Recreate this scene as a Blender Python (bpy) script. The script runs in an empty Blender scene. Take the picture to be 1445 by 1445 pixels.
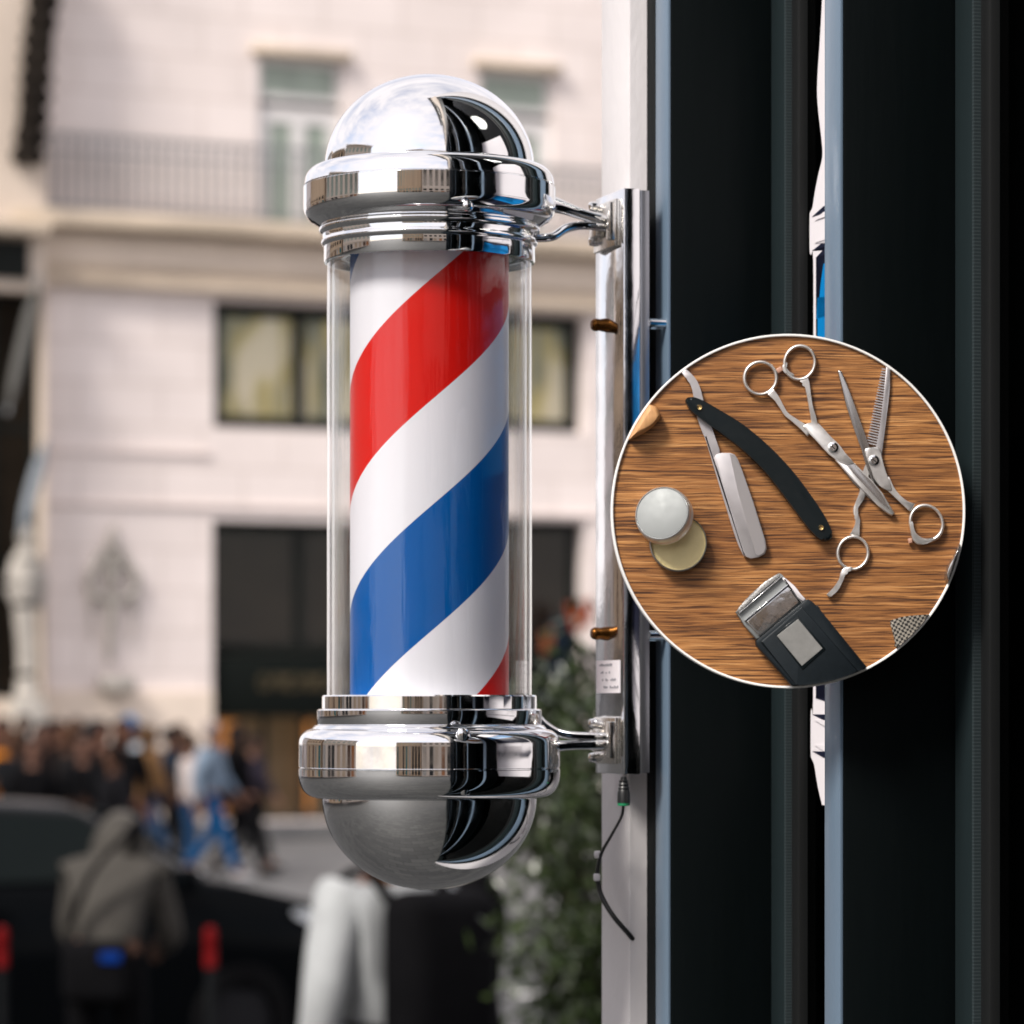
import bpy, bmesh, math, random
from mathutils import Vector, Matrix, Euler
random.seed(7)
R = math.radians
scene = bpy.context.scene
COL = scene.collection
FPX = 5000.0          # focal length in photo pixels (photo is 1445 px wide)
HZ = 1000.0           # horizon row
CH = 1.95             # camera height
def PX(px, z): return (px - 722.5) / FPX * z
def PZ(py, z): return CH + (HZ - py) / FPX * z
def P3(px, py, z): return Vector((PX(px, z), z, PZ(py, z)))

# ------------------------------------------------------------------ materials
def new_mat(name):
    m = bpy.data.materials.new(name); m.use_nodes = True
    return m, m.node_tree.nodes, m.node_tree.links, m.node_tree.nodes['Principled BSDF']
def mat(name, col, rough=0.5, metal=0.0, var=0.0, vscale=8.0, bump=0.0, bscale=60.0, rvar=0.0, spec=None,
        emit=None, estr=0.0, coat=0.0, stretch=(1, 1, 1), sheen=0.0, trans=0.0):
    m, N, L, b = new_mat(name)
    b.inputs['Base Color'].default_value = (*col, 1)
    b.inputs['Roughness'].default_value = rough
    b.inputs['Metallic'].default_value = metal
    if spec is not None: b.inputs['Specular IOR Level'].default_value = spec
    if coat: b.inputs['Coat Weight'].default_value = coat; b.inputs['Coat Roughness'].default_value = 0.08
    if sheen: b.inputs['Sheen Weight'].default_value = sheen
    if trans: b.inputs['Transmission Weight'].default_value = trans
    if emit: b.inputs['Emission Color'].default_value = (*emit, 1); b.inputs['Emission Strength'].default_value = estr
    tc = N.new('ShaderNodeTexCoord'); mp = N.new('ShaderNodeMapping'); mp.inputs['Scale'].default_value = stretch
    L.new(tc.outputs['Object'], mp.inputs['Vector'])
    if var:
        n = N.new('ShaderNodeTexNoise'); n.inputs['Scale'].default_value = vscale; n.inputs['Detail'].default_value = 6
        n.inputs['Roughness'].default_value = 0.6
        L.new(mp.outputs['Vector'], n.inputs['Vector'])
        r = N.new('ShaderNodeValToRGB')
        r.color_ramp.elements[0].position = 0.3; r.color_ramp.elements[1].position = 0.72
        r.color_ramp.elements[0].color = (*[c * (1 - var) for c in col], 1)
        r.color_ramp.elements[1].color = (*[min(1, c * (1 + var * 0.6)) for c in col], 1)
        L.new(n.outputs['Fac'], r.inputs['Fac']); L.new(r.outputs['Color'], b.inputs['Base Color'])
    if rvar:
        n2 = N.new('ShaderNodeTexNoise'); n2.inputs['Scale'].default_value = vscale * 2.7; n2.inputs['Detail'].default_value = 5
        L.new(mp.outputs['Vector'], n2.inputs['Vector'])
        mr = N.new('ShaderNodeMapRange'); mr.inputs['From Min'].default_value = 0.35; mr.inputs['From Max'].default_value = 0.7
        mr.inputs['To Min'].default_value = rough; mr.inputs['To Max'].default_value = rough + rvar
        L.new(n2.outputs['Fac'], mr.inputs['Value']); L.new(mr.outputs['Result'], b.inputs['Roughness'])
    if bump:
        n3 = N.new('ShaderNodeTexNoise'); n3.inputs['Scale'].default_value = bscale; n3.inputs['Detail'].default_value = 5
        L.new(mp.outputs['Vector'], n3.inputs['Vector'])
        bp = N.new('ShaderNodeBump'); bp.inputs['Strength'].default_value = bump; bp.inputs['Distance'].default_value = 0.01
        L.new(n3.outputs['Fac'], bp.inputs['Height']); L.new(bp.outputs['Normal'], b.inputs['Normal'])
    return m

M = {}
M['chrome'] = mat('chrome', (0.84, 0.85, 0.865), 0.015, 1.0, rvar=0.09, vscale=24)
M['chrome_box'] = mat('polished_steel', (0.80, 0.81, 0.83), 0.07, 1.0, rvar=0.10, vscale=14, bump=0.05, bscale=22)
M['cast'] = mat('cast_steel', (0.72, 0.69, 0.64), 0.16, 1.0, rvar=0.15, vscale=60, bump=0.02, bscale=150)
M['plate'] = mat('dull_steel_plate', (0.30, 0.31, 0.34), 0.30, 0.9, rvar=0.1, vscale=20, stretch=(1, 1, 0.2))
M['brass'] = mat('tarnished_brass', (0.15, 0.060, 0.014), 0.25, 1.0, var=0.35, vscale=120)
M['gold'] = mat('brass_pin', (0.85, 0.62, 0.30), 0.25, 1.0)
M['rubber'] = mat('black_plastic', (0.012, 0.013, 0.014), 0.38, var=0.2, vscale=90)
M['green'] = mat('green_plastic', (0.01, 0.22, 0.09), 0.4)
M['frame'] = mat('dark_painted_frame', (0.0026, 0.0045, 0.0050), 0.45, spec=0.08, var=0.30, vscale=6, rvar=0.15, bump=0.06, bscale=70, stretch=(1, 1, 0.12))
M['bead'] = mat('rubber_glazing_bead', (0.012, 0.019, 0.021), 0.45, spec=0.15, var=0.2, vscale=20, stretch=(1, 1, 0.1))
M['bead2'] = mat('brown_grey_bead', (0.010, 0.011, 0.0115), 0.5, spec=0.2, var=0.2, vscale=20, stretch=(1, 1, 0.1))
M['trim'] = mat('grey_blue_trim', (0.125, 0.18, 0.245), 0.27, var=0.12, vscale=5, stretch=(1, 1, 0.3))
M['plaster'] = mat('white_rendered_post', (0.62, 0.60, 0.61), 0.7, var=0.06, vscale=9, bump=0.07, bscale=140, stretch=(1, 1, 0.5))
M['dark'] = mat('dark_interior', (0.012, 0.013, 0.014), 0.8, var=0.3, vscale=2)
M['white_vinyl'] = mat('white_vinyl', (0.78, 0.75, 0.78), 0.45)
M['black_vinyl'] = mat('black_vinyl', (0.01, 0.012, 0.03), 0.4)
M['blue_vinyl'] = mat('blue_vinyl', (0.0, 0.20, 0.52), 0.4)
M['red_vinyl'] = mat('red_vinyl', (0.6, 0.02, 0.02), 0.4)
M['steel'] = mat('brushed_steel', (0.80, 0.78, 0.75), 0.34, 0.9, var=0.12, vscale=90, rvar=0.12)
M['steel_dark'] = mat('dark_polished_blade', (0.50, 0.49, 0.48), 0.20, 0.95, rvar=0.05, vscale=25)
M['blade'] = mat('satin_blade', (0.60, 0.575, 0.585), 0.42, 0.7, var=0.06, vscale=60, rvar=0.1)
M['scales'] = mat('black_razor_scales', (0.004, 0.008, 0.010), 0.30, coat=0.25, spec=0.25, rvar=0.12, vscale=100)
M['alu'] = mat('brushed_aluminium', (0.27, 0.285, 0.285), 0.5, 0.25, spec=0.15, var=0.03, vscale=60, rvar=0.1)
M['shaver_black'] = mat('black_shaver_case', (0.009, 0.014, 0.018), 0.5, spec=0.25, var=0.15, vscale=200, bump=0.05, bscale=900)
M['grey_panel'] = mat('grey_label_plate', (0.27, 0.27, 0.26), 0.5, 0.2, var=0.12, vscale=200)
M['pink'] = mat('clear_pink_bumper', (0.72, 0.42, 0.30), 0.3, trans=0.3)
M['light_wood'] = mat('pale_wood', (0.62, 0.33, 0.14), 0.55, var=0.25, vscale=90, stretch=(3, 1, 0.4))
M['white_paint'] = mat('white_rim_paint', (0.92, 0.92, 0.90), 0.4)
M['soil'] = mat('soil', (0.03, 0.02, 0.015), 0.9, var=0.3, vscale=30)
M['clay'] = mat('grey_planter', (0.20, 0.19, 0.18), 0.8, var=0.2, vscale=8)
M['bark'] = mat('bark', (0.07, 0.055, 0.04), 0.85, var=0.3, vscale=30)

# inner cylinder: helical stripes, procedural
RPOLE_Z = 2.49
SC = RPOLE_Z / FPX     # metres per photo pixel at the pole axis
def stripes():
    m, N, L, b = new_mat('spiral_striped_cylinder')
    tc = N.new('ShaderNodeTexCoord'); sx = N.new('ShaderNodeSeparateXYZ')
    L.new(tc.outputs['Object'], sx.inputs['Vector'])
    def math_(op, a, bb=None):
        n = N.new('ShaderNodeMath'); n.operation = op
        for i, v in enumerate((a, bb)):
            if v is None: continue
            if isinstance(v, (int, float)): n.inputs[i].default_value = v
            else: L.new(v, n.inputs[i])
        return n.outputs[0]
    ny = math_('MULTIPLY', sx.outputs['Y'], -1.0)
    th = math_('ARCTAN2', sx.outputs['X'], ny)              # 0 towards the street, + to the right
    # row at the front: y = c - k*theta  ->  c = y + k*theta ; object Z is height above the ring datum, in metres
    kk = 1.68 * 180 / math.pi
    y = math_('ADD', math_('MULTIPLY', sx.outputs['Z'], -1.0 / SC), 1000.0)
    c = math_('ADD', y, math_('MULTIPLY', th, kk))
    fr = math_('FRACT', math_('DIVIDE', math_('SUBTRACT', c, 411.0), 632.0))
    r = N.new('ShaderNodeValToRGB'); r.color_ramp.interpolation = 'CONSTANT'
    e = r.color_ramp.elements
    red, wh, bl = (0.58, 0.008, 0.005, 1), (0.72, 0.71, 0.76, 1), (0.0, 0.085, 0.32, 1)
    e[0].position = 0; e[0].color = red
    e[1].position = 0.2650; e[1].color = wh
    for p, cc in ((0.4960, bl), (0.7680, wh)):
        q = e.new(p); q.color = cc
    L.new(fr, r.inputs['Fac']); L.new(r.outputs['Color'], b.inputs['Base Color'])
    b.inputs['Roughness'].default_value = 0.32; b.inputs['Specular IOR Level'].default_value = 0.13
    # faint vertical smears
    n = N.new('ShaderNodeTexNoise'); n.inputs['Scale'].default_value = 1.0; n.inputs['Detail'].default_value = 4
    mp = N.new('ShaderNodeMapping'); mp.inputs['Scale'].default_value = (160, 160, 2.5)
    L.new(tc.outputs['Object'], mp.inputs['Vector']); L.new(mp.outputs['Vector'], n.inputs['Vector'])
    mr = N.new('ShaderNodeMapRange'); mr.inputs['To Min'].default_value = 0.2; mr.inputs['To Max'].default_value = 0.5
    L.new(n.outputs['Fac'], mr.inputs['Value']); L.new(mr.outputs['Result'], b.inputs['Roughness'])
    return m
M['stripes'] = stripes()

def schlick(N, L, normal=None, f0=0.04, f90=1.0, power=5.0):
    g = N.new('ShaderNodeNewGeometry'); d = N.new('ShaderNodeVectorMath'); d.operation = 'DOT_PRODUCT'
    L.new(g.outputs['Normal'], d.inputs[0]); L.new(g.outputs['Incoming'], d.inputs[1])
    def mt(op, a, b):
        n = N.new('ShaderNodeMath'); n.operation = op
        for i, v in enumerate((a, b)):
            if isinstance(v, (int, float)): n.inputs[i].default_value = v
            elif v is not None: L.new(v, n.inputs[i])
        return n.outputs[0]
    c = mt('ABSOLUTE', d.outputs['Value'], None); k = mt('POWER', mt('SUBTRACT', 1.0, c), power)
    return mt('ADD', mt('MULTIPLY', k, f90 - f0), f0)
def clear_tube():
    m = bpy.data.materials.new('clear_acrylic'); m.use_nodes = True
    N, L = m.node_tree.nodes, m.node_tree.links
    N.remove(N['Principled BSDF'])
    g = N.new('ShaderNodeBsdfGlossy'); g.inputs['Roughness'].default_value = 0.012; g.inputs['Color'].default_value = (1, 1, 1, 1)
    t = N.new('ShaderNodeBsdfTransparent'); t.inputs['Color'].default_value = (0.985, 0.99, 0.99, 1)
    f = schlick(N, L, f0=0.024, f90=0.9, power=3.2)
    tc = N.new('ShaderNodeTexCoord'); n = N.new('ShaderNodeTexNoise'); n.inputs['Scale'].default_value = 1.0; n.inputs['Detail'].default_value = 3
    mp = N.new('ShaderNodeMapping'); mp.inputs['Scale'].default_value = (90, 90, 5)
    L.new(tc.outputs['Object'], mp.inputs['Vector']); L.new(mp.outputs['Vector'], n.inputs['Vector'])
    bp = N.new('ShaderNodeBump'); bp.inputs['Strength'].default_value = 0.35; bp.inputs['Distance'].default_value = 0.002
    L.new(n.outputs['Fac'], bp.inputs['Height']); L.new(bp.outputs['Normal'], g.inputs['Normal'])
    mx = N.new('ShaderNodeMixShader')
    L.new(f, mx.inputs['Fac']); L.new(t.outputs[0], mx.inputs[1]); L.new(g.outputs[0], mx.inputs[2])
    L.new(mx.outputs[0], N['Material Output'].inputs['Surface'])
    return m
M['tube'] = clear_tube()
def pane_mat(name, tint, f0=0.04, f90=1.0):
    m = bpy.data.materials.new(name); m.use_nodes = True
    N, L = m.node_tree.nodes, m.node_tree.links
    N.remove(N['Principled BSDF'])
    g = N.new('ShaderNodeBsdfGlossy'); g.inputs['Roughness'].default_value = 0.03; g.inputs['Color'].default_value = (1, 1, 1, 1)
    t = N.new('ShaderNodeBsdfTransparent'); t.inputs['Color'].default_value = (*tint, 1)
    f = schlick(N, L, f0=f0, f90=f90)
    mx = N.new('ShaderNodeMixShader')
    L.new(f, mx.inputs['Fac']); L.new(t.outputs[0], mx.inputs[1]); L.new(g.outputs[0], mx.inputs[2])
    L.new(mx.outputs[0], N['Material Output'].inputs['Surface'])
    return m
M['shop_glass'] = pane_mat('dark_shop_glass', (0.25, 0.32, 0.33), 0.02, 0.22)
M['win_glass'] = pane_mat('window_glass', (0.88, 0.86, 0.83), 0.015, 0.15)

def wood():
    m, N, L, b = new_mat('oak_board')
    tc = N.new('ShaderNodeTexCoord')
    def noise(scale, loc=(0, 0, 0), det=5, rough=0.6, src=None):
        mp = N.new('ShaderNodeMapping'); mp.inputs['Scale'].default_value = scale; mp.inputs['Location'].default_value = loc
        L.new(src or tc.outputs['Object'], mp.inputs['Vector'])
        n = N.new('ShaderNodeTexNoise'); n.inputs['Scale'].default_value = 1; n.inputs['Detail'].default_value = det
        n.inputs['Roughness'].default_value = rough
        L.new(mp.outputs['Vector'], n.inputs['Vector']); return n.outputs['Fac']
    # bend the grain a little
    w = noise((22, 1, 60), det=2)
    wm = N.new('ShaderNodeMath'); wm.operation = 'MULTIPLY'; wm.inputs[1].default_value = 0.0028; L.new(w, wm.inputs[0])
    cx = N.new('ShaderNodeCombineXYZ'); L.new(wm.outputs[0], cx.inputs['Z'])
    va = N.new('ShaderNodeVectorMath'); va.operation = 'ADD'; L.new(tc.outputs['Object'], va.inputs[0]); L.new(cx.outputs[0], va.inputs[1])
    src = va.outputs[0]
    fine = noise((24, 1, 1050), det=4, src=src)
    mid = noise((8, 1, 480), (3, 0, 1), det=5, rough=0.65, src=src)
    big = noise((7, 1, 26), (9, 0, 4), det=3, src=src)
    pore = noise((26, 1, 1150), (5, 0, 7), det=2, src=src)
    def ramp(fac, stops):
        r = N.new('ShaderNodeValToRGB'); e = r.color_ramp.elements
        e[0].position, e[0].color = stops[0][0], (*stops[0][1], 1); e[1].position, e[1].color = stops[-1][0], (*stops[-1][1], 1)
        for p, c in stops[1:-1]:
            q = e.new(p); q.color = (*c, 1)
        L.new(fac, r.inputs['Fac']); return r.outputs['Color']
    add = N.new('ShaderNodeMath'); add.operation = 'ADD'; L.new(fine, add.inputs[0]); L.new(mid, add.inputs[1])
    half = N.new('ShaderNodeMath'); half.operation = 'MULTIPLY'; half.inputs[1].default_value = 0.5; L.new(add.outputs[0], half.inputs[0])
    base = ramp(half.outputs[0], [(0.37, (0.060, 0.024, 0.009)), (0.45, (0.21, 0.087, 0.026)), (0.52, (0.39, 0.175, 0.052)), (0.61, (0.60, 0.32, 0.125))])
    tone = ramp(big, [(0.32, (0.72, 0.62, 0.54)), (0.62, (1.08, 1.04, 0.98))])
    mul = N.new('ShaderNodeMix'); mul.data_type = 'RGBA'; mul.blend_type = 'MULTIPLY'; mul.inputs[0].default_value = 1
    L.new(base, mul.inputs[6]); L.new(tone, mul.inputs[7])
    pr = ramp(pore, [(0.40, (0.16, 0.11, 0.09)), (0.47, (1, 1, 1))])
    mul2 = N.new('ShaderNodeMix'); mul2.data_type = 'RGBA'; mul2.blend_type = 'MULTIPLY'; mul2.inputs[0].default_value = 0.85
    L.new(mul.outputs[2], mul2.inputs[6]); L.new(pr, mul2.inputs[7])
    L.new(mul2.outputs[2], b.inputs['Base Color'])
    b.inputs['Roughness'].default_value = 0.5
    bp = N.new('ShaderNodeBump'); bp.inputs['Strength'].default_value = 0.3; bp.inputs['Distance'].default_value = 0.0006
    L.new(half.outputs[0], bp.inputs['Height']); L.new(bp.outputs['Normal'], b.inputs['Normal'])
    return m
M['wood'] = wood()

def tweed():
    m, N, L, b = new_mat('grey_checked_cloth')
    tc = N.new('ShaderNodeTexCoord'); mp = N.new('ShaderNodeMapping')
    mp.inputs['Rotation'].default_value = (0, R(14), 0); mp.inputs['Scale'].default_value = (640, 640, 640)
    L.new(tc.outputs['Object'], mp.inputs['Vector'])
    ch = N.new('ShaderNodeTexChecker'); ch.inputs['Scale'].default_value = 1
    ch.inputs['Color1'].default_value = (0.35, 0.32, 0.27, 1); ch.inputs['Color2'].default_value = (0.02, 0.02, 0.02, 1)
    n = N.new('ShaderNodeTexNoise'); n.inputs['Scale'].default_value = 0.9
    ad = N.new('ShaderNodeVectorMath'); ad.operation = 'ADD'
    L.new(mp.outputs['Vector'], n.inputs['Vector']); L.new(mp.outputs['Vector'], ad.inputs[0]); L.new(n.outputs['Color'], ad.inputs[1])
    sp = N.new('ShaderNodeSeparateXYZ'); L.new(ad.outputs[0], sp.inputs[0])
    cm = N.new('ShaderNodeCombineXYZ'); L.new(sp.outputs['X'], cm.inputs['X']); L.new(sp.outputs['Z'], cm.inputs['Y']); cm.inputs['Z'].default_value = 0.5
    L.new(cm.outputs[0], ch.inputs['Vector'])
    L.new(ch.outputs['Color'], b.inputs['Base Color']); b.inputs['Roughness'].default_value = 0.95
    return m
M['tweed'] = tweed()
def foil():
    m, N, L, b = new_mat('perforated_foil')
    tc = N.new('ShaderNodeTexCoord'); v = N.new('ShaderNodeTexVoronoi'); v.inputs['Scale'].default_value = 1400
    L.new(tc.outputs['Object'], v.inputs['Vector'])
    r = N.new('ShaderNodeValToRGB'); r.color_ramp.elements[0].position = 0.25; r.color_ramp.elements[1].position = 0.5
    r.color_ramp.elements[0].color = (0.05, 0.05, 0.05, 1); r.color_ramp.elements[1].color = (0.5, 0.5, 0.48, 1)
    L.new(v.outputs['Distance'], r.inputs['Fac']); L.new(r.outputs['Color'], b.inputs['Base Color'])
    b.inputs['Metallic'].default_value = 0.8; b.inputs['Roughness'].default_value = 0.4
    return m
M['foil'] = foil()
def zipper():
    m, N, L, b = new_mat('stitched_seal')
    tc = N.new('ShaderNodeTexCoord'); sp = N.new('ShaderNodeSeparateXYZ'); L.new(tc.outputs['Object'], sp.inputs[0])
    a = N.new('ShaderNodeMath'); a.operation = 'MULTIPLY'; a.inputs[1].default_value = 2 * math.pi / 0.0022; L.new(sp.outputs['Z'], a.inputs[0])
    s = N.new('ShaderNodeMath'); s.operation = 'SINE'; L.new(a.outputs[0], s.inputs[0])
    r = N.new('ShaderNodeValToRGB'); r.color_ramp.elements[0].position = 0.4; r.color_ramp.elements[1].position = 0.6
    r.color_ramp.elements[0].color = (0.017, 0.026, 0.029, 1); r.color_ramp.elements[1].color = (0.045, 0.06, 0.065, 1)
    L.new(s.outputs[0], r.inputs['Fac']); L.new(r.outputs['Color'], b.inputs['Base Color']); b.inputs['Roughness'].default_value = 0.5
    return m
M['zipper'] = zipper()

def paving(name, c1, c2, mort, bw, bh, rough=0.7):
    m, N, L, b = new_mat(name)
    tc = N.new('ShaderNodeTexCoord'); br = N.new('ShaderNodeTexBrick')
    br.inputs['Color1'].default_value = (*c1, 1); br.inputs['Color2'].default_value = (*c2, 1); br.inputs['Mortar'].default_value = (*mort, 1)
    br.inputs['Scale'].default_value = 1; br.inputs['Brick Width'].default_value = bw; br.inputs['Row Height'].default_value = bh
    br.inputs['Mortar Size'].default_value = 0.008
    mp = N.new('ShaderNodeMapping'); mp.inputs['Rotation'].default_value = (0, 0, R(18))
    L.new(tc.outputs['Object'], mp.inputs['Vector']); L.new(mp.outputs['Vector'], br.inputs['Vector'])
    n = N.new('ShaderNodeTexNoise'); n.inputs['Scale'].default_value = 1.3; n.inputs['Detail'].default_value = 7
    L.new(tc.outputs['Object'], n.inputs['Vector'])
    r = N.new('ShaderNodeValToRGB'); r.color_ramp.elements[0].position = 0.3; r.color_ramp.elements[1].position = 0.7
    r.color_ramp.elements[0].color = (0.72, 0.72, 0.74, 1); r.color_ramp.elements[1].color = (1.1, 1.1, 1.08, 1)
    L.new(n.outputs['Fac'], r.inputs['Fac'])
    mx = N.new('ShaderNodeMix'); mx.data_type = 'RGBA'; mx.blend_type = 'MULTIPLY'; mx.inputs[0].default_value = 1
    L.new(br.outputs['Color'], mx.inputs[6]); L.new(r.outputs['Color'], mx.inputs[7]); L.new(mx.outputs[2], b.inputs['Base Color'])
    b.inputs['Roughness'].default_value = rough
    return m
M['paving'] = paving('stone_paving', (0.038, 0.039, 0.037), (0.017, 0.018, 0.018), (0.006, 0.006, 0.006), 0.42, 0.2)
M['paving_far'] = paving('pale_paving', (0.12, 0.12, 0.12), (0.10, 0.10, 0.105), (0.08, 0.08, 0.08), 0.6, 0.6)
M['asphalt'] = mat('asphalt', (0.055, 0.056, 0.058), 0.85, var=0.25, vscale=3, bump=0.2, bscale=80)
M['stone'] = mat('pale_pink_stone', (0.85, 0.76, 0.725), 0.8, var=0.10, vscale=0.55, bump=0.1, bscale=9)
def stone_joints(m):
    N, L = m.node_tree.nodes, m.node_tree.links; b = N['Principled BSDF']; src = b.inputs['Base Color'].links[0].from_socket
    tc = N.new('ShaderNodeTexCoord'); sp = N.new('ShaderNodeSeparateXYZ'); cm = N.new('ShaderNodeCombineXYZ'); L.new(tc.outputs['Object'], sp.inputs[0])
    L.new(sp.outputs['X'], cm.inputs['X']); L.new(sp.outputs['Z'], cm.inputs['Y'])
    br = N.new('ShaderNodeTexBrick'); br.inputs['Scale'].default_value = 1; br.inputs['Brick Width'].default_value = 1.3; br.inputs['Row Height'].default_value = 0.62; br.inputs['Mortar Size'].default_value = 0.02
    br.inputs['Color1'].default_value = (1, 1, 1, 1); br.inputs['Color2'].default_value = (0.95, 0.945, 0.94, 1); br.inputs['Mortar'].default_value = (0.80, 0.78, 0.76, 1)
    L.new(cm.outputs[0], br.inputs['Vector'])
    mx = N.new('ShaderNodeMix'); mx.data_type = 'RGBA'; mx.blend_type = 'MULTIPLY'; mx.inputs[0].default_value = 1
    L.new(src, mx.inputs[6]); L.new(br.outputs['Color'], mx.inputs[7]); L.new(mx.outputs[2], b.inputs['Base Color'])
stone_joints(M['stone'])
M['stone_warm'] = mat('weathered_cornice_stone', (0.60, 0.50, 0.39), 0.85, var=0.35, vscale=1.3, stretch=(0.5, 1, 2.5))
M['stone_frieze'] = mat('cream_frieze_stone', (0.80, 0.68, 0.57), 0.85, var=0.16, vscale=0.8)
M['relief'] = mat('weathered_relief_stone', (0.44, 0.41, 0.37), 0.85, var=0.35, vscale=6)
M['ochre'] = mat('ochre_stone', (0.58, 0.42, 0.28), 0.85, var=0.25, vscale=0.5)
M['cream'] = mat('cream_render', (0.66, 0.56, 0.47), 0.85, var=0.12, vscale=0.6)
M['iron'] = mat('grey_iron', (0.17, 0.18, 0.19), 0.5, 0.3)
M['white_frame'] = mat('white_window_frame', (0.72, 0.70, 0.69), 0.5, var=0.05)
M['black_frame'] = mat('black_window_frame', (0.006, 0.008, 0.007), 0.55, spec=0.15)
M['green_glass'] = mat('pale_green_pane', (0.34, 0.40, 0.34), 0.3, var=0.3, vscale=1.5)
def glow_mat(name, stops, scale, stretch, strength):  # ramp colours are emitted as well, so the surface glows by itself
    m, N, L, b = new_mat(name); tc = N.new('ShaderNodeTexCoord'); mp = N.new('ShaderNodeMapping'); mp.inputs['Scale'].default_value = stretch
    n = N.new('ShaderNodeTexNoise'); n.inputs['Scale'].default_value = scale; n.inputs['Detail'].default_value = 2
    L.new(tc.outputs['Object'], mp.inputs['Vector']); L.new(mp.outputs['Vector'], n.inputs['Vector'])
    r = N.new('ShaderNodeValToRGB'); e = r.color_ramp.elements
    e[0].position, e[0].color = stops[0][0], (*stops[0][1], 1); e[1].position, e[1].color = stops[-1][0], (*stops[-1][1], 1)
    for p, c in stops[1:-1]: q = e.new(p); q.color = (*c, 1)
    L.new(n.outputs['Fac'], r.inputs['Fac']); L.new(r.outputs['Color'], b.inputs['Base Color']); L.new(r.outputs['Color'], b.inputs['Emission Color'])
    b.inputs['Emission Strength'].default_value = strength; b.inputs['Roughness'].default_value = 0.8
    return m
M['curtain'] = glow_mat('self_glowing_curtain', [(0.33, (0.05, 0.07, 0.05)), (0.43, (0.24, 0.25, 0.20)), (0.50, (0.42, 0.37, 0.15)), (0.58, (0.66, 0.62, 0.50))], 1.3, (1.6, 1, 0.35), 0.20)  # added glow brightens the curtain panels
M['sign_black'] = mat('black_shop_fascia', (0.004, 0.006, 0.005), 0.6, spec=0.1)
M['sign_gold'] = mat('dull_gold_lettering', (0.10, 0.075, 0.035), 0.45, 0.3)
M['brown_int'] = mat('brown_interior', (0.018, 0.014, 0.010), 0.8, spec=0.05, var=0.4, vscale=2.2)
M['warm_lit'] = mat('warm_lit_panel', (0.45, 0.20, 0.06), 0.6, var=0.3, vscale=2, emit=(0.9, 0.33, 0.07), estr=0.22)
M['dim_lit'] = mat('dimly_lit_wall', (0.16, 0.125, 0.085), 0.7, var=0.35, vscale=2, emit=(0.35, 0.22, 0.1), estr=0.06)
M['tile'] = mat('grey_roof', (0.10, 0.105, 0.11), 0.7, var=0.2, vscale=2)

# ------------------------------------------------------------------ mesh helpers
def finish(bm, smooth=None):
    bmesh.ops.recalc_face_normals(bm, faces=bm.faces[:])
    me = bpy.data.meshes.new('m'); bm.to_mesh(me); bm.free()
    if smooth is not None:
        for p in me.polygons: p.use_smooth = True
        me.set_sharp_from_angle(angle=R(smooth))
    return me
def setp(o, label=None, cat=None, group=None, kind=None):
    if label: o['label'] = label
    if cat: o['category'] = cat
    if group: o['group'] = group
    if kind: o['kind'] = kind
    return o
def thing(name, label, cat, loc=(0, 0, 0), group=None, rz=0.0):
    o = bpy.data.objects.new(name, None); COL.objects.link(o); o.location = loc; o.rotation_euler = (0, 0, rz)
    o.empty_display_size = 0.1
    return setp(o, label, cat, group)
def wloc(o):
    v = Vector(o.location)
    while o.parent: o = o.parent; v = v + Vector(o.location)
    return v
def put(name, me, m, parent=None, world=True, label=None, loc=None):
    """link a mesh; world=True: mesh is in world space and is shifted to its parent's (or loc's) origin"""
    me.name = name
    if m is not None:
        me.materials.clear(); me.materials.append(m)
    o = bpy.data.objects.new(name, me); COL.objects.link(o)
    if loc is not None:
        o.location = Vector(loc) - (wloc(parent) if parent else Vector((0, 0, 0)))
    if parent: o.parent = parent
    if world:
        org = Vector(loc) if loc is not None else (wloc(parent) if parent else Vector((0, 0, 0)))
        if org.length > 0: me.transform(Matrix.Translation(-org))
    if label: o['label'] = label
    return o
def add_box(bm, a, b, mtx=None, bevel=0.0, seg=2):
    r = bmesh.ops.create_cube(bm, size=1.0)
    vs = r['verts']
    a, b = Vector(a), Vector(b)
    c = (a + b) / 2; s = b - a
    for v in vs:
        v.co = Vector((v.co.x * s.x, v.co.y * s.y, v.co.z * s.z)) + c
    if bevel:
        es = list({e for v in vs for e in v.link_edges})
        rb = bmesh.ops.bevel(bm, geom=es, offset=bevel, segments=seg, affect='EDGES', profile=0.5)
        vs = list({v for f in rb['faces'] for v in f.verts} | {v for v in vs if v.is_valid})
    if mtx is not None:
        for v in vs: v.co = mtx @ v.co
    return vs
def box(a, b, mtx=None, bevel=0.0, seg=2, smooth=40):
    bm = bmesh.new(); add_box(bm, a, b, mtx, bevel, seg)
    return finish(bm, smooth if bevel else None)
def add_lathe(bm, prof, segs=128, center=(0, 0, 0)):
    rings = []
    cx, cy, cz = center
    for r, z in prof:
        if r < 1e-6: rings.append([bm.verts.new((cx, cy, cz + z))])
        else: rings.append([bm.verts.new((cx + r * math.cos(2 * math.pi * i / segs), cy + r * math.sin(2 * math.pi * i / segs), cz + z)) for i in range(segs)])
    for A, B in zip(rings, rings[1:]):
        if len(A) == 1 and len(B) == 1: continue
        for i in range(segs):
            j = (i + 1) % segs
            if len(A) == 1: bm.faces.new((A[0], B[i], B[j]))
            elif len(B) == 1: bm.faces.new((A[i], A[j], B[0]))
            else: bm.faces.new((A[i], A[j], B[j], B[i]))
def lathe(prof, center, segs=160, smooth=35):
    bm = bmesh.new(); add_lathe(bm, prof, segs, center); return finish(bm, smooth)
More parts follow.
